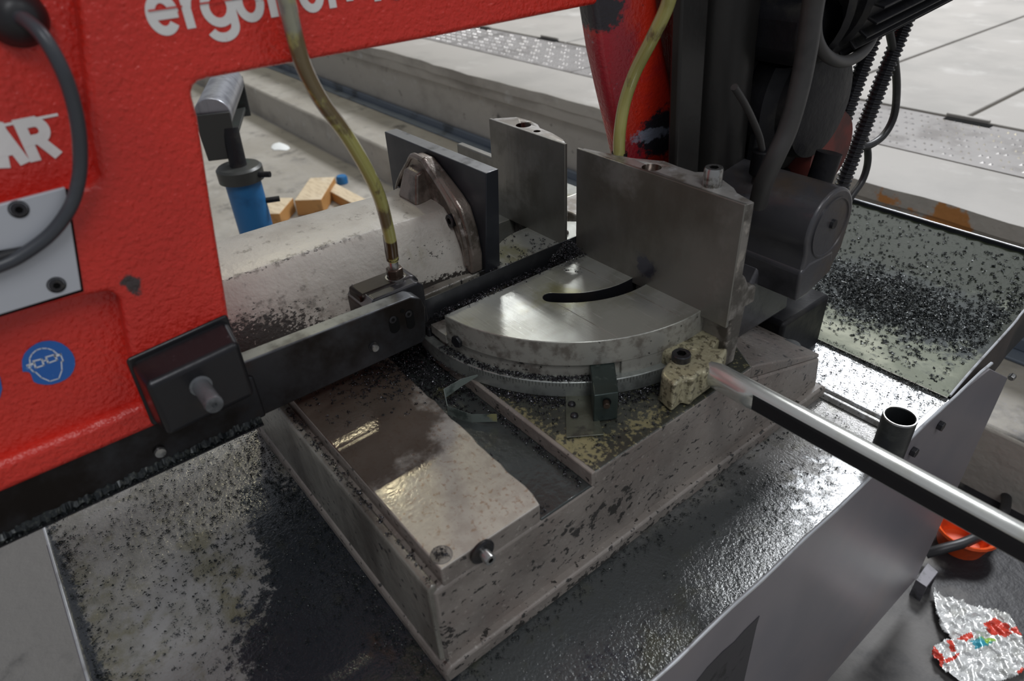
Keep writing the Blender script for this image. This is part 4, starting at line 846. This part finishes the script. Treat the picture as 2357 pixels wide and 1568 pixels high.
pv = thing('pivot_bracket', (-.43, .745, .78), 'dark cast pivot boss with a recessed round end cap', 'bracket')
ez, ey, rr = .957, .744, .0475
prof = [(ey+rr*math.cos(a), ez+rr*math.sin(a)) for a in ang(30, math.radians(-10), math.radians(205))]
prof = prof+[(.702, .925), (.699, .908), (.7215, .876), (.770, .888), (.7865, .915)]
MB().prism(prof, 'x', -.52, -.351).build('boss', 'boss', pv, bevel=.004, seg=3)
MB().prism([(.640, .80), (.700, .90), (.722, .874), (.780, .874), (.79, .80)], 'x', -.52, -.405).build('web', 'boss', pv, bevel=.005)
MB().prism([(.700, .872), (.697, .913), (.712, .922), (.765, .92), (.7725, .888), (.7215, .873)], 'x', -.50, -.350).build('lower_block', 'boss', pv, bevel=.004, seg=3)
MB().lathe([(.0375, 0), (.0375, .0016), (.0355, .0016), (.0345, -.001), (0, -.001)], (-.351, ey, ez), (1, 0, 0), 36).build('cap_ring', 'boss', pv)
MB().lathe([(0, 0), (.0340, 0)], (-.3512, ey, ez), (1, 0, 0), 36).build('end_cap', 'dark', pv)
MB().lathe([(.0060, 0), (.0055, .004), (0, .004)], (-.3512, ey+.002, ez+.004), (1, 0, 0), 12).build('cap_screw', 'boltdark', pv)
MB().tube(spline([at(u, v, x=x) for u, v, x in ((1700, 470, -.44), (1730, 460, -.44), (1760, 400, -.44))], 6), .012, 12).build('elbow', 'boss', pv)

mt = thing('drive_motor', (-.47, .9, 1.0), 'black finned electric motor and round gearbox beside the hinge post', 'motor')
MD = Vector((0, .42, .045)).normalized(); MC = Vector((-.47, .80, 1.198))
MB().lathe([(0, 0), (.075, 0), (.080, .006), (.080, .42), (.07, .43), (0, .43)], MC, MD, 40).build('motor_case', 'dark', mt)
fin = MB().box(-.0014, .0014, .01, .41, .077, .091).build('fin', 'dark', mt, bevel=.0006, smooth=0)
rot0 = Vector((0, 1, 0)).rotation_difference(MD)
for i in range(32):
    o = fin if i == 0 else fin.copy()
    if i: col.objects.link(o); o.parent = mt
    o.matrix_parent_inverse = Matrix.Identity(4)
    o.location = MC-mt.location; o.rotation_mode = 'QUATERNION'
    from mathutils import Quaternion
    o.rotation_quaternion = rot0 @ Quaternion((0, 1, 0), 2*PI*i/32)
for v in fin.data.vertices: v.co += mt.location
MB().box(-.50, -.40, .86, .98, 1.255, 1.31).build('terminal_box', 'dark', mt, bevel=.006)
GC = (-.56, .845, 1.06)
MB().lathe([(0, 0), (.112, 0), (.112, .03), (.104, .036), (.104, .05), (.090, .060), (.088, .085), (.070, .095), (.066, .115), (.040, .12), (0, .12)], GC, (1, 0, 0), 44).build('gearbox', 'dark', mt)
for i in range(6):
    a = PI/3*i+.2; hexnut('gearbox_bolt', (GC[0]+.036, GC[1]+.097*math.cos(a), GC[2]+.097*math.sin(a)), (1, 0, 0), .007, .006, 'boltdark', mt)
MB().lathe([(.078, 0), (.082, .01), (.070, .03), (.066, .05)], MC-MD*.045, MD, 36).build('motor_flange', 'dark', mt)
MB().box(-.54, -.42, .745, .86, 1.12, 1.19).build('adapter', 'dark', mt, bevel=.02, seg=3)
MB().lathe([(0, 0), (.062, 0), (.062, .03), (.05, .05), (0, .05)], (-.50, .905, .985), (1, 0, 0), 32).build('dust_cover', 'dimred', mt, label='dull red cover below the gearbox')
MB().box(-.55, -.47, .80, .92, .83, .97).build('bracket', 'dark', mt, bevel=.006)
MB().box(-.49, -.475, .76, .82, .98, 1.08).build('switch_plate', 'dark', mt, bevel=.004)
MB().cyl((-.42, .80, .86), (-.415, .83, 1.01), .016, n=20).build('gas_strut', 'dark', mt)

def conduit(H, label, r=.0115):
    p = [at(u, v, x=x) for u, v, x in H]; P = spline(p, 10); L = sum((P[i+1]-P[i]).length for i in range(len(P)-1)); N_ = int(L/.0032)
    out = []; cum = [0]
    for i in range(len(P)-1): cum.append(cum[-1]+(P[i+1]-P[i]).length)
    for k in range(N_*2+1):
        s_ = L*k/(N_*2); i = max(j for j in range(len(cum)) if cum[j] <= s_+1e-9); i = min(i, len(P)-2); f = (s_-cum[i])/max(1e-9, cum[i+1]-cum[i]); out.append(P[i].lerp(P[i+1], f))
    t = thing('corrugated_conduit', p[-1], label, 'conduit', 'corrugated conduits behind the pivot'); MB().tube(out, [r if (k//2) % 2 else r*.80 for k in range(len(out))], 14).build('ribbed_tube', 'conduit', t, smooth=25); return t
conduit([(2060, -60, -.46), (2022, 40, -.46), (2003, 105, -.46), (1972, 190, -.462), (1940, 280, -.465), (1908, 360, -.468), (1886, 430, -.47), (1875, 500, -.47)], 'black corrugated conduit, left one of the leaning pair behind the pivot')
conduit([(2125, -60, -.46), (2095, 20, -.46), (2070, 85, -.46), (2032, 180, -.462), (1998, 270, -.465), (1962, 365, -.468), (1938, 430, -.47), (1925, 500, -.47)], 'black corrugated conduit, right one of the leaning pair behind the pivot')
hose_thing('thick_cable', [at(u, v, x=x) for u, v, x in [(1890, -260, -.40), (1880, -50, -.385), (1870, 20, -.385), (1856, 120, -.385), (1838, 210, -.385), (1812, 300, -.387), (1785, 360, -.39), (1758, 420, -.40), (1745, 470, -.41)]], .0105, 'dustcable', 'thick dusty black cable hanging down in front of the motor', 'cable')
hose_thing('grey_cable', [at(u, v, x=x) for u, v, x in [(1876, 30, -.40), (1880, 90, -.40), (1905, 130, -.40), (1945, 142, -.405), (1985, 120, -.41), (2010, 80, -.42), (2030, 20, -.43), (2045, -40, -.43)]], .0066, 'dustcable', 'grey cable looping under the motor to the conduits', 'cable')
hose_thing('black_cable', [at(u, v, x=x) for u, v, x in [(2030, -30, -.46), (2045, 60, -.46), (2058, 130, -.46), (2064, 200, -.46), (2058, 265, -.46), (2035, 310, -.462), (2000, 335, -.465), (1965, 337, -.47)]], .0055, 'rubber', 'black cable bowing out to the right of the conduits', 'cable')
hose_thing('black_cable', [at(u, v, x=x) for u, v, x in [(1978, 290, -.48), (1995, 335, -.48), (1997, 375, -.48), (1985, 415, -.48), (1960, 452, -.48), (1940, 490, -.48)]], .0055, 'rubber', 'lower black cable dropping behind the pivot boss', 'cable')
q = at(1756, 345, x=-.44); MB().cyl((q.x, q.y, q.z-.03), (q.x, q.y, q.z), .012, n=20).build('sensor_body', 'dark', mt, bevel=.002)
hose_thing('thin_cable', [at(u, v, x=x) for u, v, x in [(1690, 200, -.44), (1712, 235, -.44), (1732, 275, -.44), (1748, 315, -.44), (1754, 345, -.44)]], .004, 'dustcable', 'thin dusty cable right of the round post bar', 'cable')

# ================================================================ BACKGROUND THINGS
rs = thing('roller_stand', (-1.87, .52, 0), 'blue roller stand with a steel roller seen through the red bow', 'roller stand')
cc = at(550, 386, z=.70)
MB().cyl((cc.x, cc.y, .02), (cc.x, cc.y, .695), .047, n=32).build('blue_tube', 'blue', rs)
MB().lathe([(.012, .668), (.060, .668), (.060, .700), (.054, .706), (.02, .706)], (cc.x, cc.y, 0), (0, 0, 1), 32).build('collar', 'greenblack', rs)
MB().box(cc.x-.16, cc.x+.16, cc.y-.16, cc.y+.16, 0, .02).build('foot', 'blue', rs, bevel=.004)
MB().cyl((cc.x, cc.y, .70), (cc.x-.02, cc.y+.01, .80), .022, n=20).build('neck', 'dark', rs)
r0, r1 = at(490, 268, z=.835), at(524, 188, z=.835)
MB().cyl(r0, r1, .046, n=32).build('roller', 'roller', rs, bevel=.002)
dd = (r1-r0).normalized(); sd_ = Vector((-dd.y, dd.x, 0))
def brk(c, w=.045):
    P = [c-sd_*w+Vector((0, 0, .035)), c+sd_*w+Vector((0, 0, .035)), c+sd_*w*.9-Vector((0, 0, .085)), c-sd_*w*.9-Vector((0, 0, .085))]
    MB().hexa([p-dd*.006 for p in P], [p for p in P]).build('bracket', 'greenblack', rs, bevel=.002)
brk(r0-dd*.008+Vector((0, 0, -.025))); brk(r1+dd*.014+Vector((0, 0, -.025)))
bq = [r0-dd*.01-sd_*.03, r0-dd*.01+sd_*.03, r1+dd*.01+sd_*.03, r1+dd*.01-sd_*.03]
MB().hexa([(p.x, p.y, .745) for p in bq], [(p.x, p.y, .755) for p in bq]).build('cross_channel', 'greenblack', rs, bevel=.001)
q = at(598, 395, x=cc.x+.03); MB().cyl((cc.x+.045, cc.y+.03, .685), (cc.x+.07, cc.y+.055, .685), .008, n=12).build('lock_knob', 'dark', rs)
MB().cyl((cc.x+.02, cc.y+.04, .60), (cc.x+.035, cc.y+.075, .60), .008, n=12).build('lock_screw', 'dark', rs)

def wood(u0, v0, u1, v1, w, h, label, z=0):
    a, b_ = at(u0, v0, z=h), at(u1, v1, z=h); a.z = b_.z = 0; d = (b_-a).normalized(); nn = Vector((-d.y, d.x, 0))*w
    t = thing('timber_offcut', ((a+b_)/2), label, 'wood', 'timber offcuts on the floor behind the stand')
    q = [a-nn*.5, b_-nn*.5, b_+nn*.5, a+nn*.5]
    o = MB().hexa([(p.x, p.y, 0) for p in q], [(p.x, p.y, h) for p in q]).build('block_body', ['wood', 'woodend'], t, bevel=.004)
    for p in o.data.polygons:
        if abs(p.normal.dot(d)) > .7 or (p.normal.z < .5 and abs(p.normal.dot(nn.normalized())) > .7 and (p.normal.dot(nn) < 0)): p.material_index = 1
    return t
wood(612, 492, 645, 455, .13, .07, 'square timber offcut on the floor right beside the blue stand')
wood(708, 460, 742, 408, .13, .08, 'square timber offcut left of the long plank')
wood(755, 425, 880, 492, .075, .05, 'long narrow plank lying beside the curb')
q = at(787, 413, z=.02); bcp = thing('blue_cap', (q.x, q.y, 0), 'small bright blue plastic cap on the floor behind the plank', 'cap')
MB().lathe([(.03, 0), (.03, .03), (.024, .04), (0, .042)], (q.x, q.y, 0), (0, 0, 1), 20).build('cap_body', 'blue', bcp)
q = at(645, 338, z=.002); wp = thing('paper_scrap', (q.x, q.y, 0), 'crumpled white scrap on the concrete behind the roller stand', 'paper')
mb = MB(); vs = [(q.x+.09*math.cos(a)*random.uniform(.6, 1.1), q.y+.05*math.sin(a)*random.uniform(.7, 1.1), .002) for a in ang(10)[:-1]]+[(q.x, q.y, .03)]
mb.add(vs, [(i, (i+1) % 10, 10) for i in range(10)]).build('scrap_body', 'paper', wp)

# ---- right hand floor
q = at(2208, 1252, z=.0); oc_ = thing('orange_bowl', (q.x, q.y, 0), 'orange plastic bowl on the dark floor beside the cabinet', 'bowl')
MB().lathe([(0, .004), (.040, .004), (.056, .055), (.064, .060), (.066, .054), (.060, .048), (.046, 0), (0, 0)], (q.x+.0, q.y, 0), (0, 0, 1), 32).build('bowl_body', 'orange', oc_)
hose_thing('floor_cable', [at(u, v, z=z) for u, v, z in [(2130, 1275, .03), (2175, 1262, .05), (2230, 1245, .06), (2290, 1210, .05), (2315, 1165, .03), (2310, 1115, .02), (2280, 1070, .012), (2240, 1050, .008), (2180, 1060, .008)]], .011, 'rubber', 'black cable looped on the floor and over the orange bowl', 'cable')
hose_thing('floor_cable', [at(u, v, z=.008) for u, v in [(2240, 1000), (2290, 995), (2330, 988), (2400, 980), (2480, 985)]], .009, 'rubber', 'black cable running right across the floor behind the cabinet', 'cable')
A_ = [at(u, v, z=.05) for u, v in ((2108, 1335), (2135, 1295), (2160, 1317), (2133, 1352))]
scn = thing('steel_channel', (A_[0].x, A_[0].y, 0), 'short grey steel channel offcut at the cabinet foot', 'steel offcut')
MB().hexa([(p.x, p.y, .044) for p in A_], [(p.x, p.y, .050) for p in A_]).build('web', 'steelbit', scn, bevel=.001)
for i, j in ((0, 3), (1, 2)):
    a, b_ = A_[i], A_[j]; d = (A_[1]-A_[0]).normalized()*.004*(1 if i == 0 else -1)
    MB().hexa([(a.x, a.y, 0), (b_.x, b_.y, 0), (b_.x+d.x, b_.y+d.y, 0), (a.x+d.x, a.y+d.y, 0)], [(a.x, a.y, .046), (b_.x, b_.y, .046), (b_.x+d.x, b_.y+d.y, .046), (a.x+d.x, a.y+d.y, .046)]).build('flange', 'steelbit', scn)
# crumpled wrapper: crinkled sheet with printed areas
wr = thing('crumpled_wrapper', (-.07, 1.17, 0), 'crumpled silver food wrapper with red bands on the floor', 'wrapper')
zz = lambda x, y: at(2090+x/4.04, 1180+y/4.04, z=.02)
out = [(235, 705), (395, 785), (600, 840), (690, 860), (870, 915), (940, 925), (1010, 1050), (1060, 1150), (1110, 1300), (1120, 1420), (1040, 1500), (880, 1560), (700, 1600), (520, 1590), (390, 1500), (260, 1350), (230, 1280), (240, 1235), (350, 1175), (410, 1170), (320, 1090), (260, 900)]
poly = [(p.x, p.y) for p in (zz(*c) for c in out)]
def inside(x, y, P):
    c = False; j = len(P)-1
    for i in range(len(P)):
        if (P[i][1] > y) != (P[j][1] > y) and x < (P[j][0]-P[i][0])*(y-P[i][1])/(P[j][1]-P[i][1])+P[i][0]: c = not c
        j = i
    return c
regs = {1: [[(690, 1045), (820, 960), (950, 1060), (960, 1140), (860, 1150), (760, 1110)], [(455, 1160), (600, 1095), (620, 1140), (540, 1200)], [(350, 1190), (415, 1175), (455, 1290), (440, 1300)], [(240, 1235), (340, 1340), (330, 1450), (230, 1290)], [(960, 1065), (1020, 1050), (1060, 1150), (1000, 1110)], [(1010, 1480), (1079, 1420), (1079, 1480), (1030, 1500)], [(340, 1360), (480, 1300), (470, 1340), (350, 1400)]],
        2: [[(575, 1190), (700, 1150), (820, 1160), (830, 1190), (690, 1260), (640, 1260)]]}
RP = {k: [[(p.x, p.y) for p in (zz(*c) for c in r)] for r in v] for k, v in regs.items()}
x0 = min(p[0] for p in poly); x1 = max(p[0] for p in poly); y0 = min(p[1] for p in poly); y1 = max(p[1] for p in poly)
N1 = 90; GX = np.linspace(x0, x1, N1); GY = np.linspace(y0, y1, N1); vs = []; H_ = rng.random((24, 24))
def hn(x, y):
    a = (x-x0)/(x1-x0)*22; b_ = (y-y0)/(y1-y0)*22; i, j = int(a), int(b_); f, g_ = a-i, b_-j
    return (H_[i, j]*(1-f)+H_[i+1, j]*f)*(1-g_)+(H_[i, j+1]*(1-f)+H_[i+1, j+1]*f)*g_
for y in GY:
    for x in GX: vs.append((x, y, .006+.016*hn(x, y)+.005*abs(math.sin((x*.5+y)*75+6*hn(y*.9+.1*x+x0*.1 if False else x, y)))))
fs = []; mi = []
for j in range(N1-1):
    for i in range(N1-1):
        cx, cy = (GX[i]+GX[i+1])/2, (GY[j]+GY[j+1])/2
        if inside(cx, cy, poly):
            fs.append((j*N1+i, j*N1+i+1, (j+1)*N1+i+1, (j+1)*N1+i)); mi.append(1 if any(inside(cx, cy, r) for r in RP[1]) else 2 if any(inside(cx, cy, r) for r in RP[2]) else 0)
wo_mb = MB(); wo_mb.v = vs; wo_mb.f = fs
L_ = wr.location; me = bpy.data.meshes.new('film'); me.from_pydata([(a-L_.x, b_-L_.y, c) for a, b_, c in vs], [], fs)
for nm in ('foil', 'foilred', 'foilteal'): me.materials.append(M[nm])
for p, k_ in zip(me.polygons, mi): p.material_index = k_; p.use_smooth = True
bm = bmesh.new(); bm.from_mesh(me); bmesh.ops.delete(bm, geom=[v for v in bm.verts if not v.link_faces], context='VERTS'); bm.to_mesh(me); bm.free()
o = bpy.data.objects.new('film', me); col.objects.link(o); o.parent = wr
sm = o.modifiers.new('s', 'SOLIDIFY'); sm.thickness = .0006

# ================================================================ SHAVINGS (uncountable)
def shavings(name, spots, m, label, size=(.0004, .0013)):
    """spots: list of (count, sampler) where sampler returns a point"""
    V = []; Fc = []
    for cnt, fn in spots:
        k = 0; cnt = int(cnt*1.9)
        while k < cnt:
            c = fn(); cl = int(rng.integers(1, 14)); sp_ = rng.uniform(.0004, .0022)
            for _ in range(cl):
                k += 1; p = np.array(c)+np.array([rng.normal(0, sp_), rng.normal(0, sp_), abs(rng.normal(0, sp_*.28))])
                L = rng.uniform(*size); w = L*rng.uniform(.2, .5); a = rng.uniform(0, 2*PI); t = rng.uniform(-.9, .9); d = np.array([math.cos(a)*math.cos(t), math.sin(a)*math.cos(t), math.sin(t)]); s_ = np.cross(d, rng.normal(size=3)); s_ /= np.linalg.norm(s_)+1e-9; u = np.cross(d, s_)
                n0 = len(V); z_ = p[2]
                pts_ = [p-d*L-s_*w, p-d*L+s_*w, p+s_*w+u*L*.45, p-s_*w+u*L*.45, p+d*L-s_*w, p+d*L+s_*w]
                V += [(q_[0], q_[1], max(q_[2], c[2]+.0001)) for q_ in pts_]; Fc += [(n0, n0+1, n0+2, n0+3), (n0+3, n0+2, n0+5, n0+4)]
    me = bpy.data.meshes.new(name); me.from_pydata(V, [], Fc); me.materials.append(M[m])
    o = bpy.data.objects.new(name, me); col.objects.link(o); o['label'] = label; o['category'] = 'shavings'; o['kind'] = 'stuff'; return o
U = rng.uniform
def along(x0, y0, x1, y1, z, sx, sy=None):
    def f():
        t = U(); return (x0+(x1-x0)*t+rng.normal(0, sx), y0+(y1-y0)*t+rng.normal(0, sx if sy is None else sy), z)
    return f
def clampd(f, xa, xb, ya, yb):
    def g_():
        while True:
            p = f()
            if xa < p[0] < xb and ya < p[1] < yb: return p
    return g_
TZc = TZ+.0008
shavings('tray_shavings', [
    (2600, clampd(lambda: (U(-.82, -.45), U(-.112, .14), TZc), -.9, -.2, -.112, .148)),
    (2600, clampd(lambda: (rng.normal(-.68, .09), rng.normal(.05, .06), TZc), -.95, -.345, -.110, .146)),
    (3000, clampd(along(-.9, .142, -.345, .142, TZc, .016), -1, -.33, -.1, .147)),
    (1500, clampd(along(-.95, -.106, -.25, -.106, TZc, .006), -1, -.21, -.114, .1)),
    (900, clampd(along(-.322, .15, -.322, .80, TZc, .008), -.325, -.21, 0, .9)),
    (900, clampd(lambda: (rng.normal(-.25, .035), rng.normal(.62, .12), TZc), -.325, -.212, 0, .9)),
    (3000, clampd(lambda: (U(-.62, -.215), U(.80, .908), TZc), -.7, -.212, .80, .908)),
    (2600, clampd(lambda: (U(-.62, -.215), .80+.108*U()**.6, TZc), -.7, -.212, .80, .908)),
    (1600, clampd(along(-.7, .905, -.215, .905, TZ+.004, .006), -.75, -.212, .88, .93))], 'chipdark', 'dark oily metal shavings scattered over the tray floor')
def panz(x, y):
    t = (y-.905)/.495; return TZ+.003-.012*math.sin(PI*min(1, t*1.2))+(.05*max(0, t-.66)**1.2)+.010*math.exp(-(((x+.40)/.16)**2+((y-1.11)/.07)**2))*.8
def panpt(fx, fy):
    def f():
        while True:
            x, y = fx(), fy()
            if -.75 < x < -.235 and .93 < y < 1.39: return (x, y, panz(x, y)+.001)
    return f
shavings('pan_shavings', [(14000, panpt(lambda: rng.normal(-.40, .085), lambda: rng.normal(1.11, .055))), (5000, panpt(lambda: U(-.7, -.235), lambda: U(.93, 1.39))), (1200, panpt(lambda: rng.normal(-.255, .02), lambda: rng.normal(1.2, .07)))], 'chipdark', 'grey heap of metal shavings in the rear pan', size=(.0007, .0024))
heap = lambda: (lambda t, a: (-.578+.026*t*math.cos(a), .535+.03*t*math.sin(a), T+.030*max(0, 1-t)))(abs(rng.normal(0, .45)), U(0, 2*PI))
shavings('blade_shavings', [
    (1500, clampd(heap, -.594, -.55, .49, .563)),
    (1100, clampd(along(-.588, .34, -.588, .56, T+.0005, .0035, .002), -.595, -.57, .33, .563)),
    (260, clampd(along(-.64, .555, -.61, .40, T+.0005, .01), -.72, -.613, .42, .562)),
    (160, clampd(lambda: (U(-.71, -.615), U(.46, .56), T+.0003), -.71, -.612, .455, .562))], 'chip', 'bright steel shavings piled along the saw blade on the table', size=(.0005, .0014))
ringpt = lambda: (lambda a, r: (TC[0]+r*math.cos(a), TC[1]+r*math.sin(a), .8305))(math.radians(U(-88, 0)), .2195+abs(rng.normal(0, .008)))
ledge = lambda: (lambda a, r: (TC[0]+r*math.cos(a), TC[1]+r*math.sin(a), .8518))(math.radians(U(-88, -28)), U(.2072, .2165))
shavings('base_shavings', [
    (3000, clampd(ringpt, -.70, -.345, .348, .56)), (1600, ledge),
    (2600, clampd(lambda: (rng.normal(-.60, .045), rng.normal(.318, .018), .8140), -.75, -.5, .280, .341)),
    (2600, clampd(lambda: (rng.normal(-.62, .035), rng.normal(.29, .05), .834), -.75, -.53, .17, .345)),
    (700, clampd(along(-.62, .286, -.34, .284, .8140, .003), -.9, -.34, .2785, .34)),
    (700, clampd(along(-.62, .338, -.34, .338, .8140, .003), -.9, -.34, .2785, .3415)),
    (500, clampd(along(-.66, .158, -.34, .158, .8197, .002), -.9, -.34, .1525, .165)),
    (700, clampd(lambda: (U(-.52, -.345), U(.35, .47), .8305), -.6, -.345, .35, .47))], 'chip', 'fine steel shavings gathered around the turntable and in the base groove', size=(.0005, .0014))
shavings('hole_shavings', [(120, clampd(lambda: (cp.x+rng.normal(0, .004), cp.y+rng.normal(0, .004), .8338), cp.x-.008, cp.x+.008, cp.y-.008, cp.y+.008))], 'chip', 'bright shavings packed in the round screw hole at the near pad corner', size=(.0004, .001))
shavings('slide_shavings', [(500, clampd(lambda: (rng.normal(-.632, .008), rng.normal(.40, .04), .8645), -.642, -.60, .345, .438)), (1500, clampd(along(-.5635, -.3, -.5635, .11, .8834, .0010, .01), -.5665, -.5618, -.4, .112))], 'chipdark', 'dark shavings stuck under the blade guard and beside the vise slide')
